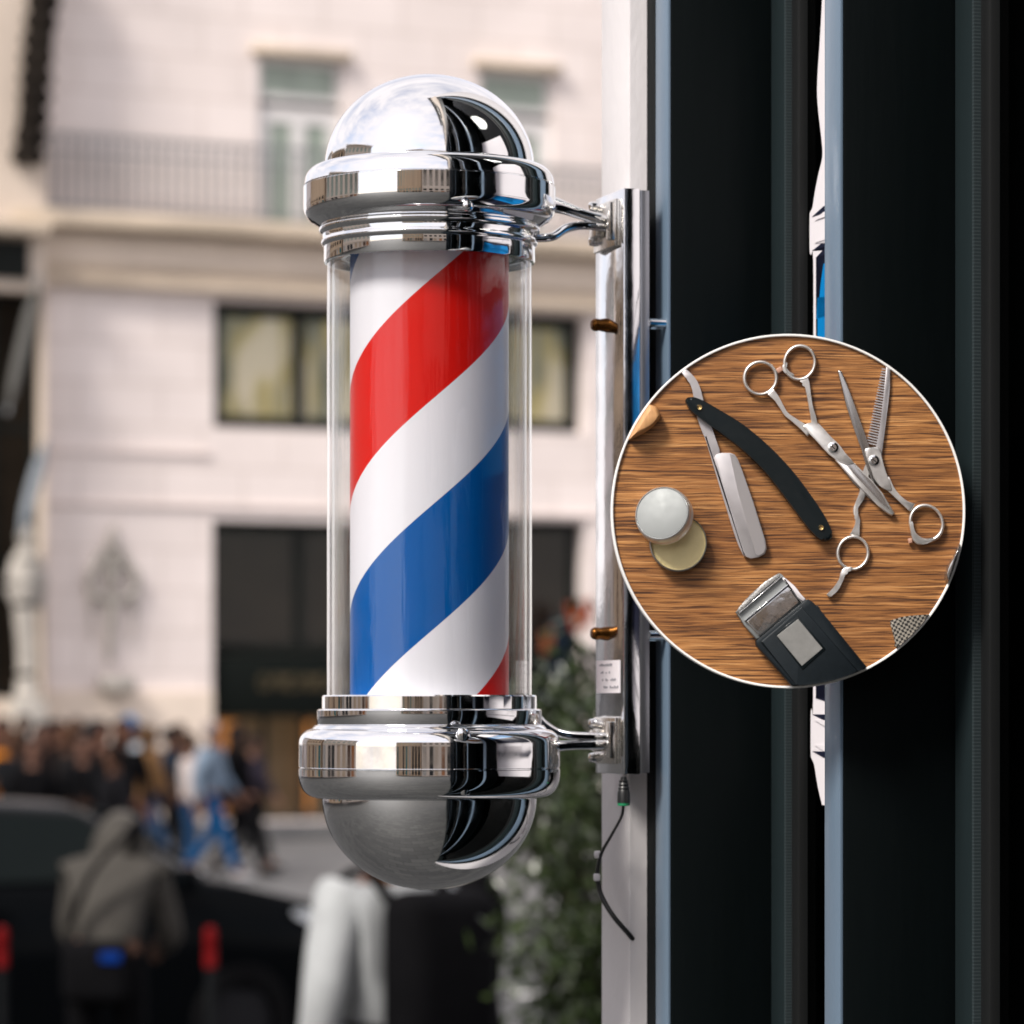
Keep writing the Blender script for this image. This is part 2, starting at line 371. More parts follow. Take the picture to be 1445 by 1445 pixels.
def catmull(pts, n=6):
    pts = [Vector(p) for p in pts]
    if len(pts) < 3: return pts
    out = []
    P = [pts[0] * 2 - pts[1]] + pts + [pts[-1] * 2 - pts[-2]]
    for i in range(1, len(P) - 2):
        for k in range(n):
            t = k / n; a, b, c, d = P[i - 1], P[i], P[i + 1], P[i + 2]
            out.append(0.5 * ((2 * b) + (c - a) * t + (2 * a - 5 * b + 4 * c - d) * t * t + (3 * b - a - 3 * c + d) * t ** 3))
    out.append(pts[-1]); return out
def add_tube(bm, pts, rad, segs=12, smooth_n=6, flat=(1, 1), up=Vector((0, 0, 1)), cap=True):
    """pts: world points; rad: number or list; swept tube"""
    if isinstance(rad, (int, float)): rad = [rad] * len(pts)
    P4 = [Vector((*p, r)) for p, r in zip(pts, rad)]
    P4 = catmull(P4, smooth_n) if smooth_n > 1 else P4
    rings = []
    for i, p in enumerate(P4):
        q = P4[min(i + 1, len(P4) - 1)] - P4[max(i - 1, 0)]
        t = Vector(q[:3]).normalized()
        s = t.cross(up)
        if s.length < 1e-4: s = t.cross(Vector((1, 0, 0)))
        s.normalize(); u = s.cross(t).normalized()
        c = Vector(p[:3]); r = p[3]
        rings.append([bm.verts.new(c + s * (math.cos(2 * math.pi * k / segs) * r * flat[0]) + u * (math.sin(2 * math.pi * k / segs) * r * flat[1])) for k in range(segs)])
    for A, B in zip(rings, rings[1:]):
        for k in range(segs):
            j = (k + 1) % segs; bm.faces.new((A[k], A[j], B[j], B[k]))
    if cap:
        bm.faces.new(rings[0][::-1]); bm.faces.new(rings[-1])
def tube(pts, rad, **k):
    bm = bmesh.new(); add_tube(bm, pts, rad, **k); return finish(bm, 50)

# ------------------------------------------------------------------ facade frame (shopfront runs past the pole)
PHI = R(18)
D_ = Vector((-math.sin(PHI), math.cos(PHI), 0))     # along the shopfront, away from the camera
M_ = Vector((math.cos(PHI), math.sin(PHI), 0))      # into the shop
K_ = Vector((PX(880, 2.50), 2.50, 0))               # near outer corner of the mounting box
FM = Matrix(((D_.x, M_.x, 0, K_.x), (D_.y, M_.y, 0, K_.y), (0, 0, 1, 0), (0, 0, 0, 1)))
def L3(t, w, z): return FM @ Vector((t, w, z))
def px_to_t(px, w):
    """t where the ray through column px meets the plane w"""
    k = (px - 722.5) / FPX
    o = K_ + M_ * w
    return (k * o.y - o.x) / (D_.x - k * D_.y)
def fbox(t0, t1, w0, w1, z0, z1, **k): return box((t0, w0, z0), (t1, w1, z1), FM, **k)
def zt(py, t, w):
    p = L3(t, w, 0); return CH + (HZ - py) / FPX * p.y

# ------------------------------------------------------------------ BARBER POLE
AX = Vector((PX(606, RPOLE_Z), RPOLE_Z, 0))
def zz(y): return CH + (HZ - y) * SC
pole = thing('barber_pole', 'chrome barber pole with red, white and blue spiral, fixed to the shopfront by two arms', 'barber pole', (AX.x, AX.y, zz(1256)))
def prof(lst): return [(r * SC, zz(y)) for r, y in lst]
C0 = (AX.x, AX.y, 0)
dome = [(148 * math.cos(a), 238 - 131 * math.sin(a)) for a in [math.pi / 2 * i / 28 for i in range(28, -1, -1)]]
dome[0] = (0, 107)
put('top_dome', lathe(prof(dome + [(148, 244), (140, 246)]), C0), M['chrome'], pole)
def arc(cx, cy, rx, ry, a0, a1, n=8):
    return [(cx + rx * math.cos(R(a0 + (a1 - a0) * i / n)), cy - ry * math.sin(R(a0 + (a1 - a0) * i / n))) for i in range(n + 1)]
upper = [(140, 237), (150, 236.5)] + arc(154, 258, 22, 21, 88, 12, 8) + [(177, 264), (176.2, 265), (176.2, 265.6), (178, 266.5), (178, 288)] + \
        arc(158, 294, 20, 22, 0, -74, 8) + [(158, 319), (154, 321)] + arc(152, 326, 4, 5, 70, -70, 5) + [(151, 333), (151, 339)] + \
        arc(150, 344, 3, 4, 60, -80, 4) + [(149, 350), (149, 370), (148, 372), (144.5, 372), (140, 368), (132, 366), (118, 366), (113, 362), (60, 362)]
put('upper_collar', lathe(prof(upper), C0), M['chrome'], pole)
lower = [(60, 984), (140, 984), (145, 981.5), (150, 981), (151.5, 983), (151.5, 1000)] + arc(153, 1004, 6, 4, 95, 20, 4) + [(158.5, 1006), (158.5, 1022)] + \
        arc(160, 1027, 4, 4, 150, 60, 4) + arc(162, 1048, 22, 20, 80, 0, 9) + [(184, 1052), (184.3, 1082), (183, 1083), (183, 1084), (184.5, 1085)] + \
        arc(160, 1092, 24.5, 33, 0, -82, 10) + [(158, 1126), (148, 1126)]
put('lower_collar', lathe(prof(lower), C0), M['chrome'], pole)
bowl = [(151.5 * math.cos(a), 1124 + 132 * math.sin(a)) for a in [math.pi / 2 * i / 28 for i in range(0, 29)]]
bowl[-1] = (0, 1256)
put('bottom_bowl', lathe(prof([(140, 1120), (150, 1122)] + bowl), C0), M['chrome'], pole)
put('glass_tube', lathe(prof([(144.5, 370), (144.5, 983)]), C0), M['tube'], pole)
put('tube_lining', lathe(prof([(137.5, 368), (137.5, 983)]), C0), M['tube'], pole)
# striped cylinder keeps its own origin at the horizon height so the stripe rows stay put
put('striped_cylinder', lathe([(112 * SC, zz(364)), (112 * SC, zz(984))], C0), M['stripes'], pole, loc=(AX.x, AX.y, zz(1000)))
for (px, py, rr) in ((661, 291, 8), (655, 1037, 10), (657, 1114, 9)):
    off = (px - 606) * SC; rad = (178 if py < 400 else 171 if py > 1100 else 177) * SC
    yy = AX.y - math.sqrt(rad * rad - off * off)
    bm = bmesh.new()
    ctr = Vector((AX.x + off, yy, CH + (HZ - py) / FPX * yy)); nrm = Vector((off, -(AX.y - yy), 0)).normalized()
    rot = nrm.to_track_quat('Z', 'Y').to_matrix().to_4x4()
    pr = [(rr * 0.75, -4), (rr * 0.75, 2), (rr, 2.2), (rr, 5), (rr * 0.8, 7.5), (rr * 0.4, 8.8), (0, 9.2)]
    add_lathe(bm, [(a * SC, b_ * SC) for a, b_ in pr], 20)
    for v in bm.verts: v.co = ctr + (rot @ v.co)
    put('thumb_screw', finish(bm, 40), M['chrome'], pole)
# arms
BR = L3(0.026, -0.004, 0)
def armp(px, py):
    f = (px - 606) / (850 - 606); y = AX.y + (BR.y - AX.y) * f
    return P3(px, py, y)
for arms in ([([(762, 284), (792, 292), (820, 302), (858, 314)], [15, 10, 8, 9]), ([(756, 336), (780, 334), (800, 322), (825, 318), (858, 320)], [6, 6, 6.5, 6, 8])],
             [([(752, 1008), (772, 1026), (800, 1037), (858, 1040)], [8, 6.5, 5.5, 6]), ([(765, 1056), (800, 1052), (858, 1050)], [10, 7, 8])]):
    bm = bmesh.new()
    for pts, rr in arms: add_tube(bm, [armp(*p) for p in pts], [r * SC for r in rr], segs=20)
    put('support_arm', finish(bm, 60), M['chrome'], pole)
# mounting box, one long steel channel
z0, z1 = zt(1093, 0, 0), zt(265, 0, 0)
mb = put('mounting_box', fbox(0, 0.060, 0, 0.0125, z0, z1, bevel=0.0008), M['chrome_box'], pole, loc=L3(0, 0, z0))
put('back_plate', fbox(0.0, 0.060, 0.0127, 0.0196, z0 + 0.001, z1 - 0.001, bevel=0.0006), M['plate'], mb)
for ya, yb in ((283, 350), (1012, 1078)):
    bm = bmesh.new()
    add_box(bm, (0.008, -0.0035, zt(yb, 0.02, 0)), (0.055, 0.0, zt(ya, 0.02, 0)), FM, bevel=0.001)
    add_box(bm, (0.006, -0.009, zt(yb - 8, 0.02, 0)), (0.012, -0.0035, zt(ya + 6, 0.02, 0)), FM, bevel=0.001)
    add_box(bm, (0.030, -0.010, zt(yb - 18, 0.02, 0)), (0.046, -0.0035, zt(ya + 18, 0.02, 0)), FM, bevel=0.0015)
    put('arm_bracket', finish(bm, 40), M['cast'], mb)
    for dy in (8, -9):
        bm = bmesh.new(); yy = ya + 9 if dy > 0 else yb - 9
        add_lathe(bm, [(0, 0.0055), (0.0030, 0.0045), (0.0036, 0.002), (0.0036, 0)], 16)
        rot = (-M_).to_track_quat('Z', 'Y').to_matrix().to_4x4()
        c = L3(0.050, -0.0035, zt(yy, 0.05, 0))
        for v in bm.verts: v.co = c + rot @ v.co
        put('bracket_bolt', finish(bm, 40), M['chrome'], mb)
for yy in (459, 894):
    bm = bmesh.new(); rot = (-M_).to_track_quat('Z', 'Y').to_matrix().to_4x4()
    add_lathe(bm, [(0, 0.0125), (0.0030, 0.0122), (0.0042, 0.0108), (0.0046, 0.009), (0.0042, 0.006), (0.0048, 0.003), (0.0052, 0.0)], 24)
    c = L3(0.034, 0, zt(yy, 0.034, 0))
    for v in bm.verts: v.co = c + rot @ v.co
    put('fixing_knob', finish(bm, 40), M['brass'], mb)
for yy in (455, 897):
    c0_ = L3(0.012, 0.0196, zt(yy, 0, 0.02)); c1_ = L3(0.012, 0.0335, zt(yy, 0, 0.02))
    bm = bmesh.new()
    add_tube(bm, [c0_, c1_], 0.0042, smooth_n=1, segs=6); add_tube(bm, [c0_ - D_ * 0.011, c1_ - D_ * 0.011], 0.003, smooth_n=1, segs=12)
    put('standoff_bolt', finish(bm, 30), M['chrome'], mb)
# paper label with rows of small printed marks
la, lb = zt(978, 0.03, 0), zt(932, 0.03, 0)
lab = put('paper_label', fbox(0.007, 0.0565, -0.0006, -0.0001, la, lb), M['white_vinyl'], mb)
bm = bmesh.new(); rr = random.Random(3)
for row, words in enumerate(((9,), (2, 1, 1), (1, 2, 4), (3, 6))):
    zc = lb - (row + 0.75) * (lb - la) / 4.4; t = 0.047 - 0.003 * row
    for wlen in words:
        for _ in range(wlen):
            hgt = rr.choice((0.0010, 0.0014, 0.0018))
            add_box(bm, (t, -0.0010, zc), (t + 0.0019, -0.0007, zc + hgt), FM)
            t -= 0.0031
        t -= 0.004
put('printed_marks', finish(bm), mat('grey_ink', (0.30, 0.30, 0.33), 0.6), mb)

# cable
cab = [P3(879, 1096, 2.505), P3(880, 1133, 2.505), P3(877, 1152, 2.51), P3(862, 1180, 2.53), P3(848, 1206, 2.545), P3(843, 1235, 2.55), P3(848, 1262, 2.55), P3(865, 1292, 2.545), P3(888, 1319, 2.546), P3(897, 1332, 2.556)]
cable = thing('power_cable', 'thin black power cable looping down from the mounting box to the white post', 'cable', cab[-1])
put('wire', tube(cab[1:], [0.0010, 0.0010, 0.0011, 0.0013, 0.0016, 0.0018, 0.0018, 0.0018, 0.0018], segs=12), M['rubber'], cable)
pc = P3(880, 1133, 2.505)
put('plug', lathe([(0, 0.0185), (0.0020, 0.0185), (0.0022, 0.0165), (0.0035, 0.0155), (0.0030, 0.0145), (0.0038, 0.0130), (0.0033, 0.0120), (0.0041, 0.0105), (0.0037, 0.0095), (0.0045, 0.0075), (0.0046, 0.0), (0.0, 0.0)], pc, 32), M['rubber'], cable)
put('plug_ring', lathe([(0, 0.0), (0.0044, 0.0), (0.0044, -0.0018), (0.0030, -0.0022), (0, -0.0022)], pc, 32), M['green'], cable)
for (px, py) in ((841, 1206), (840, 1238)):
    c = P3(px + 3, py, 2.548)
    put('cable_clip', box(c - Vector((0.0028, 0.003, 0.0026)), c + Vector((0.002, 0.004, 0.0026)), bevel=0.0011), M['white_vinyl'], cable)

# ------------------------------------------------------------------ SHOP BUILDING (its corner post, frames, glass)
shop = thing('shop_building', 'black framed shopfront with white corner post, running along the right side', 'shop', L3(0, 0.05, 0))
T_END = -9.0
W0 = 0.0198
put('corner_post', box((0.043, W0 + 0.0002, 0), (0.104, 0.9, 4.2), FM, bevel=0.0012), M['plaster'], shop)
put('corner_recess', fbox(0.0250, 0.0428, 0.0332, 0.9, 0, 4.2), M['frame'], shop)
t1c = px_to_t(942, 0.0318); t2c = px_to_t(1185, 0.0318)
mull = [t1c, t2c, t2c - 0.315, -1.55, -2.5, -3.45, -4.4, -5.35, -6.3, -7.25, -8.2]
for i, tc_ in enumerate(mull):
    w_in = 0.112
    bm = bmesh.new(); add_box(bm, (tc_, 0.0345, 0.12), (tc_ + 0.0245, w_in, 3.6), FM, bevel=0.0012)
    mu = put('mullion', finish(bm, 40), M['frame'], shop, loc=L3(tc_, 0.05, 0.12))
    put('face_strip', fbox(tc_ - 0.0002, tc_ + 0.0247, 0.0318, 0.0343, 0.12, 3.6, bevel=0.0008), M['trim'], mu)
    # glazing beads next to the near side of the reveal
    put('glazing_bead', fbox(tc_ - 0.027, tc_ - 0.0002, 0.110, 0.128, 0.12, 3.6, bevel=0.002), M['bead'], mu)
    put('stitched_seal', fbox(tc_ - 0.0305, tc_ - 0.0275, 0.1095, 0.128, 0.12, 3.6), M['zipper'], mu)
    put('inner_bead', fbox(tc_ - 0.047, tc_ - 0.0335, 0.112, 0.128, 0.12, 3.6, bevel=0.002), M['bead2'], mu)
WG = 0.119
for i, tc_ in enumerate(mull[:-1]):
    ta, tb = mull[i + 1] + 0.0248, tc_ - 0.0473
    pn = put('window_pane', fbox(ta, tb, WG, WG + 0.006, 0.12, 3.6), M['shop_glass'], shop, loc=L3(ta, WG, 0.12))
    if i == 0: pane1 = pn
put('sill', fbox(T_END, 0.0203, 0.0305, 0.3, 0.0, 0.12), M['frame'], shop)
put('fascia', fbox(T_END, 0.0203, 0.0305, 0.3, 3.6, 4.2), M['frame'], shop)
bm = bmesh.new()   # dark room behind the glass
for a, b in (((T_END, 4.0, 0.01), (0.02, 4.1, 4.19)), ((T_END, 0.31, 0.01), (T_END + 0.1, 4.0, 4.19)), ((0.02, 0.91, 0.01), (0.1, 4.1, 4.19)), ((T_END, 0.31, -0.05), (0.1, 4.1, 0.006)), ((T_END, 0.31, 4.1), (0.02, 4.0, 4.19))):
    add_box(bm, a, b, FM)
put('interior', finish(bm), M['dark'], shop)
bm = bmesh.new(); add_box(bm, (T_END, W0, 4.203), (0.104, 4.1, 12.0), FM)
uw = put('upper_wall', finish(bm), M['cream'], shop, loc=L3(0, 0.05, 4.2))
for k in range(5):
    for fl in range(2):
        ta = -1.9 - 1.7 * k; za = 5.3 + 3.3 * fl
        put('upper_window', fbox(ta, ta + 0.95, W0 - 0.05, W0 - 0.004, za, za + 1.9, bevel=0.01), M['black_frame'], uw)
put('roof', fbox(T_END - 0.2, 0.25, W0 - 0.35, 4.3, 12.003, 12.35), M['tile'], shop)

# decal of a barber pole on the first glass, cut by the next mullion in the view
tl = px_to_t(1143, WG)
def hw(px): return px_to_t(px, WG)
HALF = tl - (mull[1] + 0.06)
tcen = tl - HALF * 0.62
def dpoly(pts, off, m, name, parent):
    """pts: (px, py) left silhouette; mirrored about the decal's centre line"""
    hw_ = lambda p: px_to_t(p, WG - off)
    Lh = [(max(hw_(p), tcen), zt(q, max(hw_(p), tcen), WG - off)) for p, q in pts]
    poly = Lh + [(2 * tcen - t, z) for t, z in reversed(Lh)]
    bm = bmesh.new()
    f = [bm.verts.new(L3(t, WG - off, z)) for t, z in poly]
    g = [bm.verts.new(L3(t, WG - off + 0.0003, z)) for t, z in poly]
    bm.faces.new(f); bm.faces.new(g[::-1])
    for i in range(len(f)):
        j = (i + 1) % len(f); bm.faces.new((f[i], g[i], g[j], f[j]))
    return put(name, finish(bm), m, parent)
sil = [(1162, -60), (1160, 0), (1157, 55), (1154, 100), (1153, 130), (1155, 160), (1159, 195), (1160.5, 220), (1155, 245), (1150, 270), (1146.5, 292), (1143.5, 299), (1142.5, 306), (1142.5, 350), (1144, 360), (1147.5, 366), (1147.8, 500), (1147.6, 700), (1147.4, 985), (1145, 1000), (1144, 1010), (1144, 1062), (1146, 1072), (1149, 1080), (1154, 1110), (1160, 1136)]
dpoly([(q.x, q.y) for q in catmull([Vector(p_) for p_ in sil], 4)], 0.0004, M['white_vinyl'], 'decal_outline', pane1)
for blk, wht in (([(1145.6, 306), (1162, 291), (1190, 288), (1190, 352), (1162, 341), (1145.6, 354)], [(1148.8, 311), (1162, 299), (1190, 297), (1190, 344), (1162, 333), (1148.8, 343)]),
                 ([(1146, 1008), (1162, 1016), (1190, 1018), (1190, 1070), (1162, 1069), (1146, 1060)], [(1149.2, 1016), (1162, 1024), (1190, 1026), (1190, 1062), (1162, 1060), (1149.2, 1051)])):
    dpoly(blk, 0.0008, M['black_vinyl'], 'decal_collar', pane1); dpoly(wht, 0.0012, M['white_vinyl'], 'decal_collar', pane1)
dpoly([(1150.8, 364), (1162, 352), (1190, 350), (1190, 998), (1150.6, 985)], 0.0008, M['black_vinyl'], 'decal_tube', pane1)
dpoly([(1155.5, 430), (1158, 400), (1162, 372), (1200, 365), (1200, 560), (1155.5, 560)], 0.0012, M['blue_vinyl'], 'decal_stripe', pane1)
dpoly([(1152.2, 450), (1153.6, 420), (1153.6, 640), (1152.2, 640)], 0.0012, M['blue_vinyl'], 'decal_stripe', pane1)

# ------------------------------------------------------------------ ROUND DISPLAY BOARD with barber tools
ZB = 2.187
SB = ZB / FPX
BC = Vector((PX(1112, ZB), ZB, PZ(721.5, ZB)))
RB = 246.5
def bp2(px, py): return Vector(((px - 1112) * SB, (721.5 - py) * SB))
def zoomer(ox, oy, s): return lambda pts: [bp2(ox + x / s, oy + y / s) for x, y in pts]
Z3 = zoomer(850, 460, 2.726); ZBm = zoomer(1040, 470, 4.25); ZD = zoomer(1020, 780, 4.128); ZC = zoomer(860, 520, 4.815)
def W3(a, h): return BC + Vector((a[0], -h, a[1]))
def clip(poly, rad=RB * SB * 0.999, n=120):
    out = [Vector(p) for p in poly]
    for i in range(n):
        a = 2 * math.pi * (i + 0.5) / n; nx, ny = math.cos(a), math.sin(a); d = rad * math.cos(math.pi / n) 
        res = []
        for j in range(len(out)):
            p, q = out[j - 1], out[j]
            dp, dq = p.x * nx + p.y * ny - d, q.x * nx + q.y * ny - d
            if (dp <= 0) != (dq <= 0): res.append(p + (q - p) * (dp / (dp - dq)))
            if dq <= 0: res.append(q)
        out = res
        if not out: break
    cl = []
    for p in out:
        if not cl or (p - cl[-1]).length > 1e-6: cl.append(p)
    if len(cl) > 1 and (cl[0] - cl[-1]).length < 1e-6: cl.pop()
    return cl
def smooth2(pts, n=4):
    """closed catmull"""
    P = [Vector(p) for p in pts]; k = len(P); out = []
    for i in range(k):
        a, b, c, d = P[i - 1], P[i], P[(i + 1) % k], P[(i + 2) % k]
        for j in range(n):
            t = j / n
            out.append(0.5 * ((2 * b) + (c - a) * t + (2 * a - 5 * b + 4 * c - d) * t * t + (3 * b - a - 3 * c + d) * t ** 3))
    return out
def add_slab(bm, poly, h0, h1, bev=0.0004, seg=3, hfun=None):
    vs0 = [bm.verts.new(W3(p, h0)) for p in poly]; vs1 = [bm.verts.new(W3(p, h1 + (hfun(p) if hfun else 0))) for p in poly]
    n = len(poly)
    top = bm.faces.new(vs1); bm.faces.new(vs0[::-1])
    for i in range(n):
        j = (i + 1) % n; bm.faces.new((vs0[i], vs0[j], vs1[j], vs1[i]))
    if bev:
        es = list(top.edges)
        bmesh.ops.bevel(bm, geom=es, offset=bev, segments=seg, affect='EDGES', profile=0.5)
def slab(poly, h0, h1, bev=0.0004, seg=3, hfun=None):
    bm = bmesh.new(); add_slab(bm, poly, h0, h1, bev, seg, hfun); return finish(bm, 42)
def domed(poly, h0, h1, n=8, inset=0.45):
    """pillow: rings shrink towards the centroid while rising"""
    c = sum(poly, Vector((0, 0))) / len(poly); bm = bmesh.new(); rings = []
    for k in range(n + 1):
        a = math.pi / 2 * k / n; f = 1 - inset * (1 - math.cos(a)); h = h0 + (h1 - h0) * math.sin(a)
        rings.append([bm.verts.new(W3(c + (p - c) * f, h)) for p in poly])
    for A, B in zip(rings, rings[1:]):
        for i in range(len(A)):
            j = (i + 1) % len(A); bm.faces.new((A[i], A[j], B[j], B[i]))
    bm.faces.new(rings[0][::-1]); bm.faces.new(rings[-1]); return finish(bm, 50)
def stroke(pts, widths, n=5):
    """variable width stroke -> closed outline"""
    P = catmull([Vector((p.x, p.y, w)) for p, w in zip(pts, widths)], n)
    Lf, Rt = [], []
    for i, p in enumerate(P):
        q = P[min(i + 1, len(P) - 1)] - P[max(i - 1, 0)]; t = Vector((q.x, q.y)).normalized(); nn = Vector((-t.y, t.x))
        c = Vector((p.x, p.y)); Lf.append(c + nn * p.z / 2); Rt.append(c - nn * p.z / 2)
    return Lf + Rt[::-1]
def add_ring(bm, c, ro, ri, h, tilt=0.0, hoff=0.0022, segs=56, thick=0.0030):
    """finger ring: elliptical torus with flattened section. c centre (2D), ro,ri=(rx,ry) outer/inner"""
    ct, st = math.cos(tilt), math.sin(tilt); rows = []
    for i in range(segs):
        a = 2 * math.pi * i / segs; row = []
        for k in range(12):
            b = 2 * math.pi * k / 12
            mx = (ro[0] + ri[0]) / 2 + (ro[0] - ri[0]) / 2 * math.cos(b); my = (ro[1] + ri[1]) / 2 + (ro[1] - ri[1]) / 2 * math.cos(b)
            x, y = mx * math.cos(a), my * math.sin(a)
            row.append(bm.verts.new(W3(Vector((c[0] + x * ct - y * st, c[1] + x * st + y * ct)), hoff + thick / 2 * math.sin(b))))
        rows.append(row)
    for i in range(segs):
        A, B = rows[i], rows[(i + 1) % segs]
        for k in range(12):
            j = (k + 1) % 12; bm.faces.new((A[k], B[k], B[j], A[j]))
def wd(v, s): return v / s * SB

board = thing('display_board', 'round oak board with a thin white rim, carrying barber tools, fixed to the black shopfront', 'board', BC)
put('wood_panel', lathe([(0, 0), (RB * SB, 0), (RB * SB, -0.010), (0, -0.010)], (0, 0, 0), 160), M['wood'], board, world=False)
bpy.data.objects['wood_panel'].data.transform(Matrix.Rotation(R(90), 4, 'X'))
rim_me = lathe([(RB * SB, -0.0100), (RB * SB, 0.0016), (RB * SB + 0.0004, 0.0020), (250.0 * SB - 0.0003, 0.0020), (250.0 * SB, 0.0014), (250.0 * SB, -0.0104), (RB * SB * 0.5, -0.0104), (RB * SB * 0.5, -0.0101)], (0, 0, 0), 200)
rim_me.transform(Matrix.Rotation(R(90), 4, 'X'))
put('rim', rim_me, M['white_paint'], board, world=False)
arm_b = L3(mull[1] - 0.0004, 0.075, BC.z)
put('wall_bracket', tube([BC + Vector((0.045, 0.0102, 0)), Vector((arm_b.x - 0.004, arm_b.y - 0.010, BC.z)), arm_b], 0.005, segs=16), M['iron'], board)

def fastened(name, label, cat, p2): return thing(name, label, cat, W3(p2, 0.0002))
# --- cutting scissors
sc1 = fastened('scissors', 'silver hair scissors lying almost closed above the razor, its screw near the middle', 'scissors', ZBm([(573, 690)])[0])
bm = bmesh.new()
add_ring(bm, ZBm([(139, 273)])[0], (wd(107, 4.25), wd(107, 4.25)), (wd(85, 4.25), wd(87, 4.25)), 0, hoff=0.0027)
add_slab(bm, stroke(ZBm([(196, 352), (232, 392), (262, 440), (292, 488), (340, 525), (400, 570), (440, 600)]), [wd(w, 4.25) for w in (46, 34, 26, 24, 28, 42, 60)]), 0.0016, 0.0042, 0.0009)
add_slab(bm, smooth2(ZBm([(392, 566), (432, 542), (470, 540), (500, 560), (552, 618), (604, 668), (650, 728), (700, 785), (650, 790), (592, 762), (540, 722), (478, 655), (436, 612)]), 4), 0.0016, 0.0046, 0.0008)
put('handle', finish(bm, 45), M['steel'], sc1)
bm = bmesh.new()
add_ring(bm, ZBm([(374, 180)])[0], (wd(100, 4.25), wd(112, 4.25)), (wd(81, 4.25), wd(90, 4.25)), 0, tilt=R(-12), hoff=0.0022)
add_slab(bm, stroke(ZBm([(395, 272), (416, 310), (428, 370), (440, 440), (455, 505), (462, 550)]), [wd(w, 4.25) for w in (56, 34, 24, 22, 30, 36)]), 0.0008, 0.0034, 0.0008)
add_slab(bm, stroke(ZBm([(300, 180), (280, 205), (300, 240), (340, 262)]), [wd(w, 4.25) for w in (14, 24, 26, 20)]), 0.0010, 0.0034, 0.0008)
put('handle', finish(bm, 45), M['steel'], sc1)
put('bumper', slab(stroke(ZBm([(238, 232), (268, 214)]), [wd(30, 4.25)] * 2, 3), 0.001, 0.0034, 0.0006), M['pink'], sc1)
def ridge(c0, slope):  # blade bevel: height falls away from a line
    return lambda p: -slope * abs((p - c0[0]).dot(Vector((-(c0[1] - c0[0]).y, (c0[1] - c0[0]).x)).normalized()))
put('blade', slab(ZBm([(583, 762), (600, 752), (640, 735), (668, 752), (730, 812), (800, 880), (868, 962), (944, 1084), (925, 1098), (905, 1088), (840, 1035), (760, 950), (690, 880), (625, 808)]), 0.0016, 0.0040, 0.0007), M['steel'], sc1)
put('ground_edge', slab(ZBm([(612, 742), (640, 738), (720, 815), (800, 890), (860, 965), (915, 1065), (850, 1010), (780, 935), (700, 850)]), 0.0040, 0.00425, 0.0002), M['steel_dark'], sc1)
put('blade', slab(ZBm([(588, 770), (610, 790), (690, 892), (770, 972), (880, 1072), (926, 1099), (870, 1050), (790, 962), (690, 862), (620, 780)]), 0.0004, 0.0015, 0.0002), M['steel_dark'], sc1)
def screw(parent, c, r, h):
    bm = bmesh.new(); add_lathe(bm, [(0, 0.0013), (r * 0.35, 0.0013), (r * 0.42, 0.0009), (r * 0.55, 0.0009), (r * 0.65, 0.0014), (r * 0.9, 0.0011), (r, 0.0004), (r, 0)], 40)
    bm.transform(Matrix.Rotation(R(90), 4, 'X')) if hasattr(bm, 'transform') else None
    o = W3(c, h)
    for v in bm.verts: v.co = v.co + o
    s = put('pivot_screw', finish(bm, 40), M['chrome'], parent)
    put('screw_slot', slab(stroke([c + Vector((-r * 0.28, r * 0.28)), c + Vector((r * 0.28, -r * 0.28))], [r * 0.18] * 2, 2), h + 0.0012, h + 0.0016, 0), M['rubber'], s)
screw(sc1, ZBm([(573, 690)])[0], wd(33, 4.25), 0.0046)
# --- thinning scissors
sc2 = fastened('thinning_scissors', 'open thinning scissors with a comb-toothed blade, right of the plain scissors', 'scissors', ZBm([(815, 768)])[0])
put('blade', slab(clip(ZBm([(600, 232), (606, 226), (616, 225), (628, 236), (660, 325), (700, 430), (735, 530), (768, 620), (792, 690), (812, 800), (828, 900), (812, 908), (790, 850), (760, 760), (742, 700), (700, 585), (652, 440)])), 0.0016, 0.0040, 0.0009), M['steel_dark'], sc2)
put('blade', slab(clip(ZBm([(893, 200), (918, 212), (914, 330), (904, 430), (885, 580), (866, 745), (835, 770), (815, 720), (838, 680), (855, 560), (875, 400)])), 0.0004, 0.0024, 0.0005), M['blade'], sc2)
bm = bmesh.new()
for k in range(29):
    f = k / 28; sx_, sy_ = 896 - 52 * f, 222 + 455 * f; ex_, ey_ = 866 - 90 * f, 216 + 442 * f
    add_slab(bm, stroke(ZBm([(sx_ + 8, sy_), (ex_, ey_)]), [wd(8.2, 4.25), wd(6.5, 4.25)], 1), 0.0008, 0.0023, 0)
put('comb_teeth', finish(bm), M['blade'], sc2)
bm = bmesh.new()
add_slab(bm, smooth2(ZBm([(762, 704), (800, 690), (848, 690), (862, 745), (888, 838), (925, 935), (905, 948), (860, 925), (826, 890), (800, 820), (775, 755)]), 3), 0.0020, 0.0048, 0.0006)
add_slab(bm, stroke(ZBm([(880, 880), (920, 938), (968, 990), (1010, 1026), (1050, 1050)]), [wd(w, 4.25) for w in (66, 40, 30, 36, 56)]), 0.0018, 0.0042, 0.0009)
add_ring(bm, ZBm([(1133, 1140)])[0], (wd(104, 4.25), wd(118, 4.25)), (wd(85, 4.25), wd(96, 4.25)), 0, tilt=R(25), hoff=0.0026)
add_slab(bm, stroke(ZBm([(1040, 1130), (1050, 1190), (1075, 1248), (1130, 1252), (1180, 1232)]), [wd(w, 4.25) for w in (18, 24, 34, 26, 14)]), 0.0016, 0.0040, 0.0008)
put('handle', finish(bm, 45), M['steel'], sc2)
put('bumper', slab(stroke(ZBm([(1034, 1232), (1040, 1262)]), [wd(24, 4.25)] * 2, 3), 0.001, 0.0034, 0.0006), M['pink'], sc2)
bm = bmesh.new()
